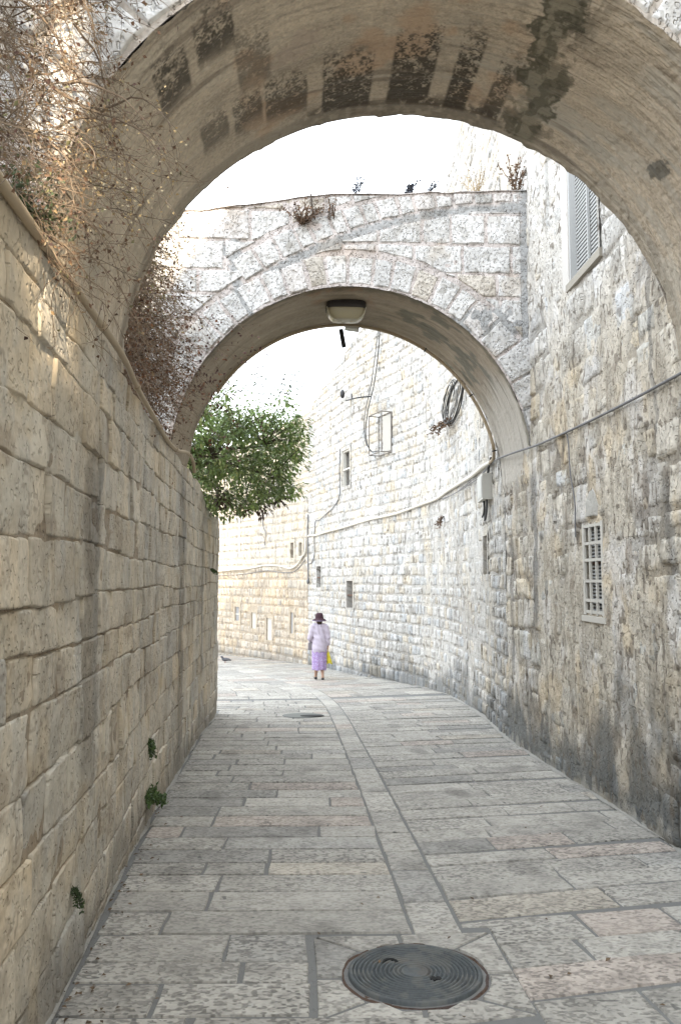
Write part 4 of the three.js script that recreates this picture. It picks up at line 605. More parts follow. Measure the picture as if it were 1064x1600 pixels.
{ const T = thing('cage_bracket', 'rusty metal cage bracket on the pale wall with cables looped through', 'bracket'), r = (F, y, d) => onR(F, y, d), e = [];
  const F0 = 21.05, F1 = 20.35, y0 = 4.95, y1 = 6.0; for (const d of [0.02, 0.3]) e.push(tube([r(F0, y0, d), r(F0, y1, d)], 0.016, 2, 5), tube([r(F1, y0, d), r(F1, y1, d)], 0.016, 2, 5), tube([r(F0, y0, d), r(F1, y0, d)], 0.016, 2, 5), tube([r(F0, y1, d), r(F1, y1, d)], 0.016, 2, 5)); for (const F of [F0, F1]) for (const y of [y0, y1]) e.push(tube([r(F, y, 0), r(F, y, 0.3)], 0.016, 2, 5));
  obj('cage', e, mat({ color: new THREE.Color().setRGB(0.2, 0.18, 0.16) }), T);
  obj('board', gridGeo(1, 1, (i, j) => ({ p: r(lerp(F1, 20.75, i), lerp(y0 + 0.05, y1 - 0.05, j), 0.04), uv: [i, j] }), true), mat({ color: new THREE.Color().setRGB(0.42, 0.4, 0.36) }), T);
  single('hanging_cable', 'black cable hanging from the roofline down to the cage bracket', 'cable', [tube([r(20.85, 9.0, 0.08), r(20.87, 8.1, 0.1), r(20.95, 7.0, 0.16), r(21.05, 6.1, 0.34), r(21.1, 5.5, 0.36), r(20.9, 5.05, 0.34), r(20.5, 4.98, 0.3)], 0.016, 50, 6), tube([r(20.92, 8.4, 0.08), r(21.1, 6.9, 0.2), r(21.2, 6.0, 0.36), r(21.15, 5.3, 0.36), r(20.8, 4.98, 0.34)], 0.012, 50, 6)], wire);
  const S = thing('floodlight', 'small black spotlight on a wall arm high on the pale wall', 'spotlight'); obj('arm', [tube([onR(21.5, 6.66, 0.02), onR(21.6, 6.64, 0.3), onR(22.3, 6.7, 0.4)], 0.02, 10, 6), tube([onR(21.9, 6.66, 0.4), onR(21.9, 6.8, 0.4)], 0.018, 3, 5)], blackIron, S); obj('head', new THREE.SphereGeometry(0.085, 10, 8).scale(0.8, 1.5, 0.8).translate(...onR(22.6, 6.95, 0.4).toArray()), blackIron, S);
}
{ // bulkhead lamp under the crown
  const c = V(0.57, 5.225, 10.12), T = thing('ceiling_lamp', 'bulkhead lamp with ribbed cream cover under the crown of the second arch', 'lamp', c), L = (g) => g;
  const loft = (prof) => { const P = [], U = [], C = [], I = [], N = 24; prof.forEach(([y, hx, hz]) => { for (let i = 0; i < N; i++) { const t = i / N * Math.PI * 2, q = (v) => Math.sign(v) * Math.pow(Math.abs(v), 0.45); P.push(hx * q(Math.cos(t)), y, hz * q(Math.sin(t))); U.push(i / N, y); C.push(1, 1, 1); } }); for (let r = 0; r + 1 < prof.length; r++) for (let i = 0; i < N; i++) { const a = r * N + i, b = r * N + (i + 1) % N; I.push(a, b, b + N, a, b + N, a + N); } const l = (prof.length - 1) * N; P.push(0, prof.at(-1)[0], 0); U.push(0, 0); C.push(1, 1, 1); for (let i = 0; i < N; i++) I.push(l + i, l + (i + 1) % N, l + N); return finish(P, U, C, I); };
  obj('housing', loft([[0.05, 0.24, 0.14], [0.0, 0.26, 0.17], [-0.07, 0.262, 0.175], [-0.075, 0.24, 0.16]]), mat({ color: new THREE.Color().setRGB(0.035, 0.032, 0.032), roughness: 0.5 }), T, { local: true });
  const prof = [[-0.07, 0.25, 0.165]]; for (let i = 0; i <= 12; i++) { const t = i / 12, k = Math.sqrt(1 - t * t * 0.62); prof.push([-0.075 - 0.135 * t, 0.25 * k + (i % 2 ? 0.003 : -0.003), 0.165 * k + (i % 2 ? 0.003 : -0.003)]); }
  obj('ribbed_cover', loft(prof), new THREE.MeshPhysicalMaterial({ color: new THREE.Color().setRGB(0.34, 0.30, 0.19), roughness: 0.35, clearcoat: 0.3 }), T, { local: true });
  obj('wire_guard', [-1, 1].map((s) => tube([new THREE.Vector3(s * 0.25, -0.07, 0.15), new THREE.Vector3(s * 0.215, -0.17, 0.13), new THREE.Vector3(s * 0.13, -0.222, 0.08), new THREE.Vector3(s * 0.06, -0.224, 0.02)], 0.007, 14, 5)), mat({ color: new THREE.Color().setRGB(0.5, 0.46, 0.34), roughness: 0.5 }), T, { local: true });
  single('mounting_strap', 'short black metal strap hanging behind the ceiling lamp', 'strap', boxG(0.062, 0.26, 0.03, 0, -0.13, 0).rotateZ(0.17).translate(0.535, 5.1, -10.72), blackIron);
  single('mounting_plate', 'pale flat mounting plate under the arch beside the ceiling lamp', 'plate', boxG(0.2, 0.03, 0.14, 0, 0, 0).rotateZ(-0.12).translate(0.69, 5.125, -10.78), boxGrey);
}
// ------------------------------------------------------------------ covers in the paving
const slopeQ = new THREE.Quaternion().setFromAxisAngle(new THREE.Vector3(1, 0, 0), -Math.atan(0.044));
const ironTex = rep(tex(512, 512, (x, y, o) => { const a = pfbm(x * 6, y * 6, 6, 4), b = pfbm(x * 60, y * 60, 60, 2), k = 0.75 + 0.5 * (a - 0.5) + 0.3 * (b - 0.5); o[0] = 0.105 * k; o[1] = 0.115 * k; o[2] = 0.118 * k; mix3(o, 0.11, 0.08, 0.055, 0.4 * sst(0.6, 0.74, a)); mix3(o, 0.15, 0.145, 0.13, 0.5 * sst(0.55, 0.7, pfbm(x * 9 + 3, y * 9, 9, 4))); }, true, true), 0.7);
const iron = mat({ map: ironTex, roughness: 0.8, metalness: 0, vertexColors: true }), rust = mat({ color: new THREE.Color().setRGB(0.085, 0.05, 0.034), roughness: 0.95, vertexColors: true, bumpMap: stoneBump, bumpScale: 0.02 });
function lathe(prof, n = 64, tint) { return gridGeo(n, prof.length - 1, (i, j) => { const t = -i / n * Math.PI * 2, [r, y] = prof[j]; return { p: new THREE.Vector3(r * Math.cos(t), y, r * Math.sin(t)), uv: [r * Math.cos(t), r * Math.sin(t)], c: tint ? tint(r, t) : [1, 1, 1] }; }, false); }
{
  const T = thing('manhole_cover', 'round ribbed iron manhole cover set in cut stones in the foreground', 'manhole cover', V(0.545, groundY(3.925), 3.925)); T.quaternion.copy(slopeQ);
  const prof = [[0, 0.004], [0.054, 0.004], [0.058, 0.009], [0.064, 0.009], [0.067, -0.004], [0.073, -0.004]]; for (let r = 0.0755; r < 0.288; r += 0.0205) prof.push([r, 0.009], [r + 0.009, 0.009], [r + 0.0115, -0.004], [r + 0.018, -0.004]); prof.push([0.294, 0.009], [0.314, 0.008], [0.318, -0.03]);
  obj('cover_plate', lathe(prof, 96), iron, T, { local: true });
  obj('rim', gridGeo(96, 4, (i, j) => { const t = -i / 96 * Math.PI * 2, r = lerp(0.32, 0.352 + 0.02 * n2(Math.cos(t) * 4 + 5, Math.sin(t) * 4), j / 4); return { p: new THREE.Vector3(r * Math.cos(t), -0.012 + (j === 2 ? 0.008 : 0) + 0.006 * n2(t * 9, j * 3), r * Math.sin(t)), uv: [r * Math.cos(t), r * Math.sin(t)], c: n2(Math.cos(t) * 2 + 3, Math.sin(t) * 2) > 0.5 ? [1, 1, 1] : [0.8, 0.9, 1.1] }; }), rust, T, { local: true });
  const hole = mat({ color: new THREE.Color().setRGB(0.012, 0.012, 0.012) });
  obj('lifting_hole', [boxG(0.052, 0.006, 0.02, 0.085, 0.0085, 0.085), boxG(0.014, 0.007, 0.038, 0.075, 0.0085, 0.085), boxG(0.014, 0.007, 0.034, 0.098, 0.0085, 0.085)], hole, T, { local: true }); obj('lifting_hole_001', new THREE.TorusGeometry(0.032, 0.008, 6, 14, Math.PI).rotateX(-Math.PI / 2).translate(-0.105, 0.008, -0.1), hole, T, { local: true });
  const D = thing('drain_cover', 'small dark iron drain cover flush in the paving farther down the lane', 'drain cover', V(0.04, groundY(13.7), 13.7)); D.quaternion.copy(slopeQ);
  obj('cover_plate', lathe([[0, 0.009], [0.24, 0.009], [0.3, 0.007], [0.34, 0.004], [0.345, -0.03]], 40), mat({ color: new THREE.Color().setRGB(0.12, 0.125, 0.11), roughness: 0.7, vertexColors: true }), D, { local: true });
  obj('open_slot', new THREE.CylinderGeometry(0.2, 0.2, 0.006, 24).scale(1, 1, 0.62).translate(0.16, 0.011, 0.12), hole, D, { local: true });
}

// ------------------------------------------------------------------ one smooth surface from a distance field
function sdfMesh(f, lo, hi, h) {
  const n = [0, 1, 2].map((k) => Math.ceil((hi[k] - lo[k]) / h) + 2), id = (i, j, k) => (k * n[1] + j) * n[0] + i, v = new Float32Array(n[0] * n[1] * n[2]);
  for (let k = 0; k < n[2]; k++) for (let j = 0; j < n[1]; j++) for (let i = 0; i < n[0]; i++) v[id(i, j, k)] = f(lo[0] + i * h, lo[1] + j * h, lo[2] + k * h);
  const vi = new Int32Array(v.length).fill(-1), P = [], I = [];
  for (let k = 0; k < n[2] - 1; k++) for (let j = 0; j < n[1] - 1; j++) for (let i = 0; i < n[0] - 1; i++) {
    let c = 0, x = 0, y = 0, z = 0; const q = [0, 1, 2, 3, 4, 5, 6, 7].map((b) => v[id(i + (b & 1), j + ((b >> 1) & 1), k + (b >> 2))]);
    for (const [a, b] of [[0, 1], [2, 3], [4, 5], [6, 7], [0, 2], [1, 3], [4, 6], [5, 7], [0, 4], [1, 5], [2, 6], [3, 7]]) if ((q[a] < 0) !== (q[b] < 0)) { const t = q[a] / (q[a] - q[b]); c++; x += lerp(a & 1, b & 1, t); y += lerp((a >> 1) & 1, (b >> 1) & 1, t); z += lerp(a >> 2, b >> 2, t); }
    if (c) { vi[id(i, j, k)] = P.length / 3; P.push(lo[0] + (i + x / c) * h, lo[1] + (j + y / c) * h, lo[2] + (k + z / c) * h); }
  }
  const quad = (a, b, c, d, s) => { if (a < 0 || b < 0 || c < 0 || d < 0) return; if (s) I.push(a, b, c, a, c, d); else I.push(a, c, b, a, d, c); };
  for (let k = 1; k < n[2] - 1; k++) for (let j = 1; j < n[1] - 1; j++) for (let i = 1; i < n[0] - 1; i++) {
    const s = v[id(i, j, k)] < 0;
    if (s !== (v[id(i + 1, j, k)] < 0)) quad(vi[id(i, j - 1, k - 1)], vi[id(i, j, k - 1)], vi[id(i, j, k)], vi[id(i, j - 1, k)], s);
    if (s !== (v[id(i, j + 1, k)] < 0)) quad(vi[id(i - 1, j, k - 1)], vi[id(i - 1, j, k)], vi[id(i, j, k)], vi[id(i, j, k - 1)], s);
    if (s !== (v[id(i, j, k + 1)] < 0)) quad(vi[id(i - 1, j - 1, k)], vi[id(i, j - 1, k)], vi[id(i, j, k)], vi[id(i - 1, j, k)], s);
  }
  const g = new THREE.BufferGeometry(); g.setAttribute('position', new THREE.Float32BufferAttribute(P, 3)); const uv = []; for (let i = 0; i < P.length; i += 3) uv.push(Math.atan2(P[i], P[i + 2]) * 0.2, P[i + 1]); g.setAttribute('uv', new THREE.Float32BufferAttribute(uv, 2)); g.setIndex(I); g.computeVertexNormals(); return g;
}
const cap = (a, b, ra, rb) => { const bx = b[0] - a[0], by = b[1] - a[1], bz = b[2] - a[2], L = bx * bx + by * by + bz * bz; return (x, y, z) => { const px = x - a[0], py = y - a[1], pz = z - a[2], t = clamp((px * bx + py * by + pz * bz) / L); return Math.hypot(px - bx * t, py - by * t, pz - bz * t) - lerp(ra, rb, t); }; };
const elli = (c, r) => (x, y, z) => { const a = (x - c[0]) / r[0], b = (y - c[1]) / r[1], d = (z - c[2]) / r[2], k = Math.hypot(a, b, d); return (k - 1) * Math.min(...r); };
const blend = (k, fs) => (x, y, z) => { let m = 1e9; for (const f of fs) { const d = f(x, y, z), h = clamp(0.5 + 0.5 * (m - d) / k); m = lerp(m, d, h) - k * h * (1 - h); } return m; };

{ // the woman walks away from the camera: local +x is her right, -z is where she walks
  const at = V(0.49, groundY(21.15), 21.15), T = thing('person', 'woman in lilac blouse, violet patterned skirt and dark brimmed hat walking away', 'person', at);
  T.rotation.y = 0.08;
  const skin = mat({ color: new THREE.Color().setRGB(0.45, 0.28, 0.2), roughness: 0.6 }), lilac = mat({ color: new THREE.Color().setRGB(0.50, 0.44, 0.52), roughness: 0.85 }), hatM = mat({ color: new THREE.Color().setRGB(0.045, 0.018, 0.026), roughness: 0.9 }), bandM = mat({ color: new THREE.Color().setRGB(0.48, 0.40, 0.58) }), shoeM = mat({ color: new THREE.Color().setRGB(0.03, 0.025, 0.022), roughness: 0.5 });
  const skirtTex = rep(tex(256, 256, (x, y, o) => { const a = pn(x * 24, y * 24, 24), b = pn(x * 16 + 5, y * 16, 16); o[0] = 0.33; o[1] = 0.23; o[2] = 0.45; if (a > 0.58) { o[0] = 0.46; o[1] = 0.38; o[2] = 0.58; } if (b > 0.72) { o[0] = 0.36; o[1] = 0.22; o[2] = 0.42; } }, true, true), 0.36), skirtM = mat({ map: skirtTex });
  const J = { rs: [0.17, 1.37, 0.01], re: [0.225, 1.08, 0.03], rw: [0.235, 0.85, -0.03], lsh: [-0.17, 1.37, 0.01], le: [-0.25, 1.09, 0.03], lw: [-0.19, 0.96, -0.18] };
  const legs = [[-1, -0.085, 0.05, -0.12], [1, 0.085, -0.02, 0.1]];    // side, hip x, knee z, ankle z
  const fingers = (w, dir) => { const l = []; for (let i = 0; i < 4; i++) { const z = w[2] - 0.03 + i * 0.019, b = [w[0] + 0.002, w[1] - 0.085, z], m = [b[0] - 0.008 * dir, b[1] - 0.035 - 0.006 * (i % 3), z], e = [m[0] - 0.022 * dir, m[1] - 0.022, z]; l.push(cap(b, m, 0.0095, 0.009), cap(m, e, 0.009, 0.007)); } l.push(cap([w[0] - 0.01 * dir, w[1] - 0.03, w[2] - 0.035], [w[0] - 0.022 * dir, w[1] - 0.07, w[2] - 0.05], 0.011, 0.008)); return l; };
  const hand = (w, dir) => blend(0.008, [elli([w[0], w[1] - 0.05, w[2]], [0.018, 0.05, 0.042]), ...fingers(w, dir)]);
  const bodyF = blend(0.03, [elli([0, 1.53, -0.01], [0.075, 0.11, 0.095]), elli([0, 1.515, -0.11], [0.014, 0.024, 0.02]), elli([-0.077, 1.52, 0], [0.012, 0.03, 0.02]), elli([0.077, 1.52, 0], [0.012, 0.03, 0.02]), cap([0, 1.47, 0], [0, 1.36, 0.01], 0.052, 0.06), elli([0, 1.2, 0], [0.15, 0.22, 0.09]), elli([0, 0.92, 0.01], [0.155, 0.2, 0.11]), cap(J.rs, J.re, 0.05, 0.038), cap(J.re, J.rw, 0.038, 0.027), cap(J.lsh, J.le, 0.05, 0.038), cap(J.le, J.lw, 0.038, 0.027), ...legs.flatMap(([, x, kz, az]) => [cap([x, 0.85, 0.01], [x * 0.95, 0.47, kz - 0.02], 0.085, 0.055), cap([x * 0.95, 0.47, kz - 0.02], [x * 0.9, 0.3, kz + az * 0.4 + 0.025], 0.052, 0.056), cap([x * 0.9, 0.3, kz + az * 0.4 + 0.02], [x * 0.95, 0.085, az + kz * 0.3], 0.05, 0.034), cap([x * 0.95, 0.07, az + kz * 0.3], [x, 0.035, az - 0.11], 0.036, 0.026)])]);
  const bodyAll = (x, y, z) => Math.min(bodyF(x, y, z), hand(J.rw, 1)(x, y, z), hand(J.lw, -1)(x, y, z));
  const geo = merge([sdfMesh(bodyF, [-0.34, -0.02, -0.3], [0.34, 1.7, 0.26], 0.014), sdfMesh(hand(J.rw, 1), [0.17, 0.69, -0.12], [0.29, 0.9, 0.06], 0.004), sdfMesh(hand(J.lw, -1), [-0.25, 0.8, -0.27], [-0.12, 1.0, -0.1], 0.004)]);
  obj('body', geo, skin, T, { local: true });
  const eye = mat({ color: new THREE.Color().setRGB(0.04, 0.03, 0.03) }); for (const s of [-1, 1]) obj(s < 0 ? 'eye' : 'eye_001', new THREE.SphereGeometry(0.011, 8, 6).translate(s * 0.03, 1.545, -0.098), eye, T, { local: true });
  obj('mouth', new THREE.SphereGeometry(0.02, 8, 6).scale(1, 0.25, 0.4).translate(0, 1.475, -0.092), mat({ color: new THREE.Color().setRGB(0.35, 0.12, 0.1) }), T, { local: true });
  obj('hair', sdfMesh(blend(0.02, [elli([0, 1.56, 0.02], [0.088, 0.1, 0.098]), elli([0, 1.48, 0.055], [0.07, 0.06, 0.05])]), [-0.12, 1.38, -0.12], [0.12, 1.7, 0.14], 0.012), mat({ color: new THREE.Color().setRGB(0.05, 0.032, 0.025) }), T, { local: true });
  const fold = (x, y, z) => 0.007 * Math.sin(Math.atan2(x, z) * 7 + y * 16) + 0.004 * Math.sin(y * 46 + x * 18);
  const blouseCore = blend(0.035, [elli([0, 1.24, 0.005], [0.19, 0.225, 0.128]), cap([0, 1.05, 0.005], [0, 0.8, 0.01], 0.17, 0.195), cap([-0.12, 1.4, 0.01], [0.12, 1.4, 0.01], 0.06, 0.06), cap(J.rs, J.re, 0.077, 0.062), cap(J.re, [0.235, 0.93, 0], 0.062, 0.056), cap(J.lsh, J.le, 0.078, 0.066), cap(J.le, [-0.215, 1.0, -0.1], 0.062, 0.056), cap([0, 1.46, 0.01], [0, 1.40, 0.01], 0.066, 0.075)]);
  const squash = (f, k) => (x, y, z) => f(x, y, z * k) ;
  obj('blouse', sdfMesh((x, y, z) => Math.max(squash(blouseCore, 1.18)(x, y, z) + fold(x, y, z), 0.705 + 0.012 * Math.sin(Math.atan2(x, z) * 3) - y, y - 1.475), [-0.36, 0.68, -0.28], [0.36, 1.5, 0.24], 0.012), lilac, T, { local: true });
  obj('skirt', sdfMesh((x, y, z) => { const t = clamp((y - 0.25) / 0.6), rx = lerp(0.185, 0.195, t), rz = lerp(0.165, 0.15, t); return Math.max((Math.hypot(x / rx, (z - 0.0) / rz) - 1) * 0.15 + 0.008 * Math.sin(Math.atan2(x, z) * 8 + 1) * (1 - t), 0.255 - y + 0.01 * Math.sin(Math.atan2(x, z) * 4), y - 0.86); }, [-0.26, 0.22, -0.24], [0.26, 0.88, 0.24], 0.014), skirtM, T, { local: true });
  const hatG = new THREE.LatheGeometry([[0.001, 1.735], [0.06, 1.73], [0.09, 1.705], [0.102, 1.66], [0.108, 1.60], [0.112, 1.585], [0.15, 1.565], [0.182, 1.545], [0.184, 1.535], [0.15, 1.552], [0.108, 1.572]].map((p) => new THREE.Vector2(...p)), 32); hatG.translate(0, 0, 0.005); obj('hat', hatG, hatM, T, { local: true });
  obj('hat_band', new THREE.LatheGeometry([[0.183, 1.537], [0.187, 1.532], [0.18, 1.518], [0.150, 1.522]].map((p) => new THREE.Vector2(...p)), 32), bandM, T, { local: true });
  for (const [s, x, kz, az] of legs) obj(s < 0 ? 'shoe' : 'shoe_001', sdfMesh(blend(0.015, [cap([x * 0.95, 0.032, az + kz * 0.3 + 0.025], [x, 0.028, az - 0.13], 0.04, 0.034)]), [x - 0.09, -0.01, -0.32], [x + 0.09, 0.09, 0.24], 0.01), shoeM, T, { local: true });
  const wp = (p) => new THREE.Vector3(...p).applyEuler(T.rotation).add(at);
  const hb = thing('handbag', 'small grey handbag under the left forearm of the woman', 'handbag', wp([-0.215, 0.93, -0.11])), bagM = mat({ color: new THREE.Color().setRGB(0.2, 0.18, 0.19), roughness: 0.7 });
  obj('bag_body', sdfMesh((x, y, z) => { const q = [Math.abs(x) - 0.05, Math.abs(y + 0.07) - 0.075, Math.abs(z) - 0.11]; return Math.hypot(Math.max(q[0], 0), Math.max(q[1], 0), Math.max(q[2], 0)) + Math.min(Math.max(...q), 0) - 0.02; }, [-0.1, -0.2, -0.16], [0.1, 0.06, 0.16], 0.012), bagM, hb, { local: true });
  obj('handle', new THREE.TorusGeometry(0.07, 0.01, 6, 16, Math.PI).rotateY(Math.PI / 2).translate(0, 0.02, 0), bagM, hb, { local: true });
  const yb = thing('plastic_bag', 'crumpled yellow plastic bag hanging from the right hand of the woman', 'bag', wp([0.228, 0.735, -0.03])), yel = mat({ color: new THREE.Color().setRGB(0.62, 0.52, 0.03), roughness: 0.45 });
  obj('bag_body', sdfMesh((x, y, z) => { const t = clamp(-y / 0.34), rx = lerp(0.014, 0.075, Math.pow(t, 0.7)), rz = lerp(0.016, 0.1, Math.pow(t, 0.7)); return Math.max((Math.hypot((x - 0.05 * t) / rx, z / rz) - 1) * rx + 0.012 * (n2(Math.atan2(x, z) * 3 + 9, y * 22) - 0.5), y - 0.0, -0.33 + 0.02 * Math.sin(x * 40) - y); }, [-0.1, -0.38, -0.14], [0.18, 0.03, 0.14], 0.01), yel, yb, { local: true });
  obj('handle', new THREE.TorusGeometry(0.03, 0.008, 5, 12).rotateY(Math.PI / 2).translate(0, 0.015, 0), yel, yb, { local: true });
}
{ // pigeon
  const T = thing('pigeon', 'grey pigeon standing on the paving near the far bend', 'pigeon', V(-2.64, groundY(28.7), 28.7)); T.rotation.y = 0.5;
  const grey = mat({ color: new THREE.Color().setRGB(0.1, 0.1, 0.115) });
  obj('body', sdfMesh(blend(0.03, [elli([0, 0.125, 0], [0.12, 0.062, 0.065]), cap([0.1, 0.11, 0], [0.22, 0.085, 0], 0.04, 0.018), cap([-0.08, 0.15, 0], [-0.125, 0.215, 0], 0.042, 0.028), elli([-0.135, 0.225, 0], [0.034, 0.028, 0.027]), cap([-0.16, 0.222, 0], [-0.185, 0.213, 0], 0.01, 0.004)]), [-0.22, 0.03, -0.11], [0.27, 0.28, 0.11], 0.008), grey, T, { local: true });
  for (const s of [-1, 1]) { obj(s < 0 ? 'wing' : 'wing_001', new THREE.SphereGeometry(1, 14, 8).scale(0.12, 0.045, 0.014).rotateZ(-0.15).translate(0.045, 0.135, s * 0.06), mat({ color: new THREE.Color().setRGB(0.16, 0.16, 0.175) }), T, { local: true }); obj(s < 0 ? 'leg' : 'leg_001', [tube([new THREE.Vector3(0, 0.08, s * 0.028), new THREE.Vector3(-0.004, 0.04, s * 0.03), new THREE.Vector3(0, 0.004, s * 0.03)], 0.005, 6, 5), tube([new THREE.Vector3(0.015, 0.004, s * 0.03), new THREE.Vector3(-0.035, 0.004, s * 0.035)], 0.004, 3, 5)], mat({ color: new THREE.Color().setRGB(0.3, 0.08, 0.06) }), T, { local: true }); }
}

// ------------------------------------------------------------------ plants
function leafSheet() { const P = [], C = [], U = [], I = []; const o = { n: 0 };
  o.leaf = (p, dir, up, len, wid, c) => {                             // a folded pointed leaf of four faces
    const d = dir.clone().normalize(), s = new THREE.Vector3().crossVectors(d, up); if (s.lengthSq() < 1e-6) s.set(1, 0, 0); s.normalize(); const n = new THREE.Vector3().crossVectors(s, d), b = P.length / 3;
    const put = (a, w, h) => { P.push(p.x + d.x * a * len + s.x * w * wid + n.x * h * wid, p.y + d.y * a * len + s.y * w * wid + n.y * h * wid, p.z + d.z * a * len + s.z * w * wid + n.z * h * wid); C.push(c[0], c[1], c[2]); U.push(a, w); };
    put(0, 0, 0); put(0.45, 0.5, 0.18); put(0.5, 0, 0); put(0.45, -0.5, 0.18); put(1, 0, -0.15); I.push(b, b + 1, b + 2, b, b + 2, b + 3, b + 1, b + 4, b + 2, b + 2, b + 4, b + 3); o.n++; };
  o.build = () => finish(P, U, C, I); return o; }
function twigs() { const P = [], C = [], U = [], I = []; return {
  add(pts, r0, r1, c) { const N = 3, L = pts.length; for (let k = 0; k < L; k++) { const a = pts[Math.max(0, k - 1)], b = pts[Math.min(L - 1, k + 1)], d = b.clone().sub(a).normalize(), s = new THREE.Vector3(d.y + 0.3, d.z, -d.x + 0.2).cross(d).normalize(), t = new THREE.Vector3().crossVectors(d, s), r = lerp(r0, r1, k / (L - 1)); for (let i = 0; i < N; i++) { const q = i / N * Math.PI * 2, x = Math.cos(q) * r, y = Math.sin(q) * r; P.push(pts[k].x + s.x * x + t.x * y, pts[k].y + s.y * x + t.y * y, pts[k].z + s.z * x + t.z * y); C.push(...c); U.push(0, 0); } } const b0 = P.length / 3 - L * N; for (let k = 0; k < L - 1; k++) for (let i = 0; i < N; i++) { const a = b0 + k * N + i, b = b0 + k * N + (i + 1) % N; I.push(a, b, b + N, a, b + N, a + N); } },
  build: () => finish(P, U, C, I) }; }
const leafMat = new THREE.MeshPhysicalMaterial({ vertexColors: true, roughness: 0.75, transmission: 0.35, thickness: 0 }), dryMat = mat({ vertexColors: true, roughness: 0.95 });
const rv = (R) => new THREE.Vector3(R() - 0.5, R() - 0.5, R() - 0.5).multiplyScalar(2);
function curl(R, p, dir, len, n, grav, wander) { const pts = [p.clone()], d = dir.clone().normalize(), q = p.clone(); for (let i = 0; i < n; i++) { d.add(rv(R).multiplyScalar(wander)).add(new THREE.Vector3(0, -grav, 0)).normalize(); q.addScaledVector(d, len / n); pts.push(q.clone()); } return { pts, d }; }
function dryShrub(name, label, base, o) {
  const T = thing(name, label, 'shrub', base), R = rngOf(o.seed), W = twigs(), S = leafSheet(), local = (v) => v.sub(base);
  for (let i = 0; i < o.n; i++) {
    const st = o.start(R), dir = o.dir(R, st), len = o.len[0] + R() * (o.len[1] - o.len[0]), { pts } = curl(R, local(st.p.clone()), dir, len, 9, o.grav, o.wander), tone = 0.6 + R() * 0.8, thick = R() < 0.1 ? 2.2 : 1, c = [0.17 * tone, 0.125 * tone, 0.085 * tone];
    W.add(pts, o.r * thick, o.r * 0.35, c);
    for (let k = 1; k < pts.length; k++) for (let e = 0; e < o.side; e++) {
      if (R() < 0.3) continue; const d = pts[k].clone().sub(pts[k - 1]).normalize().add(rv(R).multiplyScalar(0.9)), sub = curl(R, pts[k], d, len * (0.12 + R() * 0.22), 4, o.grav * 0.7, o.wander * 1.3);
      W.add(sub.pts, o.r * 0.45, o.r * 0.22, c.map((v) => v * 1.1));
      for (let m = 1; m < sub.pts.length; m++) for (let u = 0; u < o.leaves; u++) { if (R() > o.density) continue; const z = R(), q = 0.7 + R() * 0.6, col = o.color(R, st, z).map((v) => v * q); S.leaf(sub.pts[m].clone().add(rv(R).multiplyScalar(0.012)), rv(R).add(new THREE.Vector3(0, -0.4, 0)), rv(R), o.leaf[0] + R() * (o.leaf[1] - o.leaf[0]), (o.leaf[0] + R() * (o.leaf[1] - o.leaf[0])) * 0.6, col); }
    }
  }
  obj('stems', W.build(), dryMat, T, { local: true, kind: 'stuff' }); obj('dry_leaves', S.build(), o.green ? leafMat : dryMat, T, { local: true, kind: 'stuff' }); return T;
}
dryShrub('dry_shrub', 'large dried brown climber hanging over the near left wall top', V(-1.6, 2.75, 3.1), { seed: 301, n: 380, density: 0.34, r: 0.0034, side: 2, leaves: 1, grav: 0.10, wander: 0.36, len: [0.3, 0.72], leaf: [0.010, 0.030],
  start: (R) => { const t = R(); return { p: V(-1.62 + Math.pow(R(), 1.9) * 0.62, 3.05 + R() * 1.9, 2.75 + R() * 0.85), t }; }, dir: (R, s) => new THREE.Vector3(0.25 + R() * 0.6, 0.55 - R() * 1.2, -(R() - 0.45) * 0.7),
  color: (R, s, z) => z < 0.55 ? [0.13, 0.075, 0.045] : z < 0.78 ? [0.24, 0.165, 0.09] : z < 0.92 ? [0.09, 0.05, 0.04] : [0.14, 0.13, 0.06] });
dryShrub('dry_twigs', 'pale golden seed twigs hanging in front of the near arch', V(-1.25, 2.95, 3.45), { seed: 305, density: 0.7, n: 13, r: 0.003, side: 2, leaves: 1, grav: 0.22, wander: 0.3, len: [0.3, 0.62], leaf: [0.012, 0.022],
  start: (R) => ({ p: V(-1.12 + R() * 0.2, 3.35 + R() * 0.45, 3.35 + R() * 0.2) }), dir: (R) => new THREE.Vector3(0.6 + R() * 0.6, 0.5 - R() * 0.6, (R() - 0.5) * 0.4), color: (R, s, z) => z < 0.6 ? [0.5, 0.36, 0.18] : [0.6, 0.5, 0.32] });
dryShrub('green_sprig', 'small dark green sprig on the wall top beside the conduit', V(-1.15, 2.98, 2.9), { seed: 307, density: 0.7, n: 22, r: 0.003, side: 2, leaves: 2, grav: 0.05, wander: 0.4, len: [0.15, 0.3], leaf: [0.015, 0.03], green: true,
  start: (R) => ({ p: V(-1.16 + R() * 0.1, 3.0, 2.85 + R() * 0.3) }), dir: (R) => new THREE.Vector3(R() - 0.2, 0.9, R() - 0.5), color: (R, s, z) => z < 0.7 ? [0.06, 0.085, 0.03] : [0.16, 0.12, 0.06] });
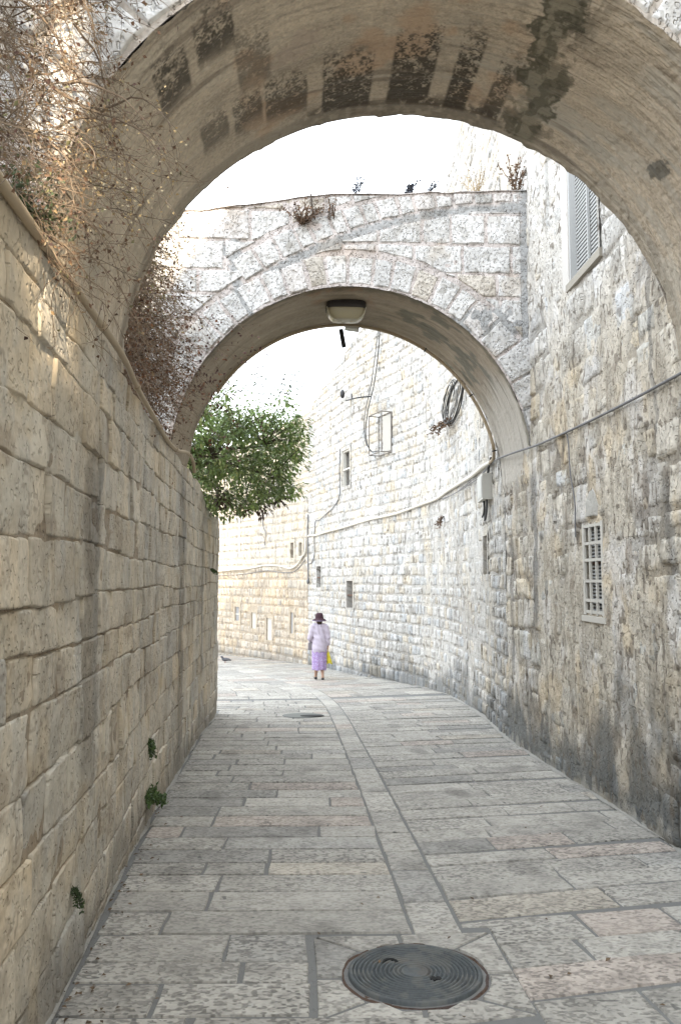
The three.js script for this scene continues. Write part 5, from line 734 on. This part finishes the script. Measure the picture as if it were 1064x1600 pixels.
dryShrub('dry_shrub', 'dense brown dried bush drooping from the left wall between the two arches', V(-1.9, 2.75, 7.8), { seed: 311, n: 520, density: 0.36, r: 0.005, side: 3, leaves: 1, grav: 0.16, wander: 0.3, len: [0.35, 0.85], leaf: [0.016, 0.042],
  start: (R) => { const h = R(); return { p: V(-2.15 + R() * 0.5, 3.2 + h * 1.75, 6.3 + R() * 2.6), h }; }, dir: (R, s) => new THREE.Vector3(0.2 + R() * 0.5, 0.55 - R() * 0.6, (R() - 0.5) * 0.9),
  color: (R, s, z) => s.h > 0.74 && z < 0.6 ? [0.24, 0.19, 0.08] : z < 0.5 ? [0.115, 0.055, 0.03] : z < 0.8 ? [0.18, 0.09, 0.045] : [0.06, 0.035, 0.028] });
dryShrub('dry_sprays', 'thin dark seed sprays trailing across the left face of the farther arch', V(-1.7, 4.2, 9.15), { seed: 317, density: 0.4, n: 13, r: 0.004, side: 2, leaves: 1, grav: 0.06, wander: 0.26, len: [0.7, 1.35], leaf: [0.03, 0.065],
  start: (R) => ({ p: V(-1.75 + R() * 0.3, 3.7 + R() * 1.5, 8.8 + R() * 0.5) }), dir: (R) => new THREE.Vector3(1, 0.3 - R() * 0.9, (R() - 0.5) * 0.3), color: (R, s, z) => z < 0.6 ? [0.07, 0.032, 0.03] : [0.16, 0.07, 0.035] });
{ // fallen leaves and grit blown against the wall foot
  const R = rngOf(77), S = leafSheet();
  for (let i = 0; i < 170; i++) { const left = R() < 0.6, F = 3.4 + R() * R() * 9, s = left ? onL(F, 0, 0.02 + R() * R() * 0.3) : V(-0.9 + R() * 3.4, 0, F), k = 0.5 + R() * 0.8; if (!left && R() < 0.6) continue; s.y = groundY(-s.z) + 0.008; S.leaf(s, new THREE.Vector3(R() - 0.5, 0.08, R() - 0.5), new THREE.Vector3(R() * 0.4 - 0.2, 1, R() * 0.4), 0.014 + R() * 0.026, 0.010 + R() * 0.012, [0.13 * k, 0.085 * k, 0.05 * k]); }
  const o = obj('fallen_leaves', S.build(), dryMat); o.userData = { label: 'scattered dry leaf litter lying on the paving beside the left wall', category: 'leaf litter', kind: 'stuff' };
}
// weeds on the arch top and in the walls
function weed(name, label, base, o) {
  const T = thing(name, label, 'weed', base, { wall_weed: 'weeds growing from the right wall', wall_fern: 'green weeds in the left wall' }[name] ?? 'weeds on top of the farther arch'), R = rngOf(o.seed), W = twigs(), S = leafSheet();
  for (let i = 0; i < o.n; i++) { const dir = new THREE.Vector3(o.lean[0] + (R() - 0.5) * o.spread, o.lean[1], o.lean[2] + (R() - 0.5) * o.spread), len = o.h * (0.45 + R() * 0.55), { pts } = curl(R, new THREE.Vector3((R() - 0.5) * o.h * 0.2, -0.02, (R() - 0.5) * o.h * 0.2), dir, len, 6, o.grav ?? 0, 0.16); W.add(pts, o.r, o.r * 0.5, o.stem);
    for (let k = 1; k < pts.length; k++) for (let m = 0; m < o.leaves; m++) S.leaf(pts[k].clone().add(rv(R).multiplyScalar(o.leaf * 0.4)), rv(R).add(new THREE.Vector3(0, 0.3, 0)), rv(R), o.leaf * (0.5 + R()), o.leaf * (0.4 + R() * 0.4), o.col(R)); }
  obj('stem', W.build(), dryMat, T, { local: true }); obj('leaves', S.build(), o.green ? leafMat : dryMat, T, { local: true, kind: 'stuff' });
}
const brown = (R) => { const k = 0.6 + R() * 0.8; return [0.15 * k, 0.09 * k, 0.055 * k]; }, bluish = (R) => { const k = 0.6 + R() * 0.7; return [0.075 * k, 0.08 * k, 0.10 * k]; }, greenC = (R) => { const k = 0.6 + R() * 0.8; return [0.075 * k, 0.125 * k, 0.035 * k]; };
weed('dry_weed', 'brown dry weed sprawling over the crest of the farther arch at left', V(0.02, 6.02, 9.45), { seed: 1, n: 16, h: 0.4, r: 0.008, lean: [0, 0.75, 0.5], spread: 2.2, leaves: 4, leaf: 0.035, stem: [0.14, 0.1, 0.07], col: brown });
weed('dry_stalk', 'single bare dead stalk standing up from the sprawling weed on the farther arch', V(0.1, 6.1, 9.46), { seed: 12, n: 1, h: 0.62, r: 0.014, lean: [-0.1, 1, 0.2], spread: 0.1, leaves: 1, leaf: 0.03, stem: [0.1, 0.08, 0.065], col: brown });
weed('dry_weed', 'spindly dead weed just right of the sprawling one on the farther arch', V(0.36, 6.1, 9.46), { seed: 13, n: 6, h: 0.36, r: 0.007, lean: [0.1, 1, 0.2], spread: 0.9, leaves: 2, leaf: 0.03, stem: [0.12, 0.09, 0.065], col: brown });
weed('grey_weed', 'grey leafy weed with one tall stalk above the crown of the farther arch', V(0.66, 6.46, 9.62), { seed: 2, n: 5, h: 0.34, r: 0.008, lean: [0.05, 1, 0], spread: 0.6, leaves: 3, leaf: 0.04, stem: [0.1, 0.1, 0.11], col: bluish });
weed('grey_weed', 'bushy dark weed, first of the pair right of the crown', V(1.33, 6.5, 9.62), { seed: 3, n: 6, h: 0.26, r: 0.008, lean: [0.2, 1, 0], spread: 1.2, leaves: 4, leaf: 0.045, stem: [0.1, 0.1, 0.1], col: bluish });
weed('grey_weed', 'forked dark weed, second of the pair right of the crown', V(1.6, 6.51, 9.62), { seed: 4, n: 4, h: 0.33, r: 0.008, lean: [0.25, 1, 0], spread: 1.1, leaves: 3, leaf: 0.04, stem: [0.1, 0.1, 0.1], col: bluish });
weed('dry_weed', 'wispy tan weed on the arch top against the tall wall at right', V(2.2, 6.55, 9.7), { seed: 5, n: 20, h: 0.5, r: 0.004, lean: [0, 1, 0], spread: 1.5, leaves: 2, leaf: 0.022, stem: [0.34, 0.25, 0.14], col: (R) => [0.36, 0.26, 0.14] });
weed('dry_weed', 'dark brown weed in the corner of arch top and right house wall', V(2.68, 6.58, 9.6), { seed: 6, n: 10, h: 0.48, r: 0.007, lean: [0, 1, 0], spread: 0.7, leaves: 4, leaf: 0.04, stem: [0.16, 0.11, 0.07], col: brown });
weed('wall_weed', 'dried weed growing out of the right wall below the cable coil', onR(16.4, 5.0, 0.02), { seed: 7, n: 9, h: 0.5, r: 0.012, lean: [-0.9, 0.1, 0.2], spread: 1.4, leaves: 3, leaf: 0.07, grav: 0.25, stem: [0.16, 0.12, 0.08], col: brown });
weed('wall_weed', 'small dark weed below the pale pipe on the right wall', onR(17.1, 3.05, 0.02), { seed: 8, n: 5, h: 0.3, r: 0.01, lean: [-0.7, -0.3, 0.2], spread: 0.8, leaves: 3, leaf: 0.05, grav: 0.3, stem: [0.12, 0.1, 0.08], col: brown });
weed('wall_fern', 'green trailing weed in the left wall joint, upper of the two by the paving', onL(6.7, 0.40, 0.01), { seed: 9, n: 14, h: 0.18, r: 0.003, lean: [0.45, -0.3, 0], spread: 1.2, leaves: 5, leaf: 0.03, grav: 0.35, stem: [0.07, 0.1, 0.04], col: greenC, green: true });
weed('wall_fern', 'bright green tuft at the foot of the left wall just above the paving', onL(6.75, -0.1, 0.01), { seed: 10, n: 20, h: 0.17, r: 0.003, lean: [0.5, 0.5, 0], spread: 1.4, leaves: 5, leaf: 0.035, grav: 0.15, stem: [0.09, 0.13, 0.04], col: (R) => greenC(R).map((v) => v * 1.25), green: true });
weed('wall_fern', 'small dark green weed in the left wall nearest the camera', onL(3.92, 0.26, 0.012), { seed: 11, n: 10, h: 0.13, r: 0.002, lean: [0.6, -0.3, -0.2], spread: 1.1, leaves: 4, leaf: 0.016, grav: 0.4, stem: [0.06, 0.08, 0.04], col: (R) => greenC(R).map((v) => v * 0.7), green: true });
weed('wall_fern', 'tiny green weed in a joint near the far end of the left wall', onL(12.6, 1.85, 0.012), { seed: 14, n: 8, h: 0.14, r: 0.003, lean: [0.7, 0.2, -0.2], spread: 1.1, leaves: 4, leaf: 0.025, grav: 0.3, stem: [0.06, 0.08, 0.04], col: greenC, green: true });

{ // the tree leaning over the end of the garden wall
  const base = V(-2.5, 2.6, 12.7), T = thing('tree', 'dense green leafy tree overhanging the end of the left garden wall', 'tree', base), R = rngOf(401), W = [], S = leafSheet(), tw = twigs();
  const limb = (pts, r0, r1) => { const c = new THREE.CatmullRomCurve3(pts), n = 14; W.push(gridGeo(7, n, (i, j) => { const t = j / n, p = c.getPoint(t), d = c.getTangent(t), s = new THREE.Vector3(0.3, 0.2, 1).cross(d).normalize(), u = new THREE.Vector3().crossVectors(d, s), q = i / 7 * Math.PI * 2, r = lerp(r0, r1, t) * (1 + 0.15 * n2(q * 2, t * 9)); return { p: p.clone().addScaledVector(s, Math.cos(q) * r).addScaledVector(u, Math.sin(q) * r), uv: [q, t * 3] }; })); return c; };
  const X = (x, y, z) => new THREE.Vector3(x, y, z);
  limb([X(0, -0.3, 0), X(0.05, 0.4, 0.02), X(0.25, 0.85, 0)], 0.13, 0.09);
  const tips = [[1.1, 0.55, 0.2], [1.7, 0.75, -0.2], [2.1, 0.7, 0.2], [0.9, 1.5, 0.1], [1.5, 1.5, -0.3], [0.5, 1.7, 0.3], [1.9, 1.15, 0.3], [1.2, 0.9, 0.8], [1.1, 1.0, -0.8], [-0.4, 1.4, 0.3], [0.2, 1.2, -0.9], [0.3, 1.0, 0.9], [0.7, 0.35, 0.35]];
  const curves = tips.map((t) => limb([X(0.12, 0.55, 0.01), X(t[0] * 0.4 + 0.05, 0.75 + t[1] * 0.25, t[2] * 0.4), X(...t)], 0.055, 0.012));
  // clumps through the crown
  const inC = (x, y, z) => { const k = Math.hypot((x - 1.25) / 1.34, (y - 1.0) / (y > 1.0 ? 1.2 : 0.92), z / 1.3); return k; };
  let n = 0; const clumps = []; while (clumps.length < 410) { const x = -0.4 + R() * 3.0, y = -0.05 + R() * 2.4, z = (R() - 0.5) * 2.8, k = inC(x, y, z) + 0.35 * (n2(x * 3 + 4, y * 3 + z * 2) - 0.5); if (k > 1 || (k < 0.45 && R() < 0.6) || y < 0.02 + 0.22 * n2(x * 4, 2)) continue; clumps.push([x, y, z, k]); }
  for (const [x, y, z, k] of clumps) {
    const p = X(x, y, z), c = curves[(R() * curves.length) | 0]; let best = null, bd = 9; for (const q of curves) for (const t of [0.4, 0.6, 0.8, 1]) { const e = q.getPoint(t), d = e.distanceTo(p); if (d < bd) { bd = d; best = e; } }
    tw.add([best, best.clone().lerp(p, 0.5).add(X(0, 0.04, 0)), p], 0.009, 0.004, [0.12, 0.09, 0.07]);
    const g = 0.75 + R() * 0.5, dead = (x < 0.9 && y < 0.55 && R() < 0.7) || (y < 0.42 && R() < 0.35), m = y > 1.85 ? 26 : 66;
    for (let i = 0; i < m; i++) { const o = rv(R); if (o.lengthSq() > 1) continue; const q = 0.6 + R() * 0.75, z2 = R(); const col = dead ? [0.10 * q, 0.06 * q, 0.04 * q] : (z2 < 0.7 ? [0.24, 0.33, 0.12] : z2 < 0.9 ? [0.33, 0.41, 0.15] : [0.44, 0.46, 0.2]).map((v) => v * q * g); const d = X(o.x + 0.25, o.y * 0.6 - 0.35, o.z); S.leaf(p.clone().addScaledVector(o, 0.17), d, X(o.x * 0.4, 1, o.z * 0.4), 0.06 + R() * 0.05, 0.035 + R() * 0.03, col); }
  }
  // loose sprigs on top and right
  for (let i = 0; i < 46; i++) { const b = X(0.3 + R() * 1.9, 1.75 + R() * 0.35, (R() - 0.5) * 1.4), { pts } = curl(R, b, X(0.4 + R() * 0.5, 0.8, R() - 0.5), 0.3 + R() * 0.5, 6, 0.04, 0.2); tw.add(pts, 0.005, 0.002, [0.1, 0.08, 0.06]); for (let k = 2; k < pts.length; k++) for (let e = 0; e < 2; e++) S.leaf(pts[k].clone().add(rv(R).multiplyScalar(0.02)), rv(R), rv(R), 0.045 + R() * 0.03, 0.026, [0.075, 0.095, 0.06].map((v) => v * (0.6 + R() * 0.8))); }
  obj('trunk', W, mat({ color: new THREE.Color().setRGB(0.16, 0.12, 0.09), bumpMap: stoneBump, bumpScale: 0.02 }), T, { local: true }); obj('twigs', tw.build(), dryMat, T, { local: true, kind: 'stuff' }); obj('crown', S.build(), leafMat, T, { local: true, kind: 'stuff' });
}

renderer.render(scene, camera);
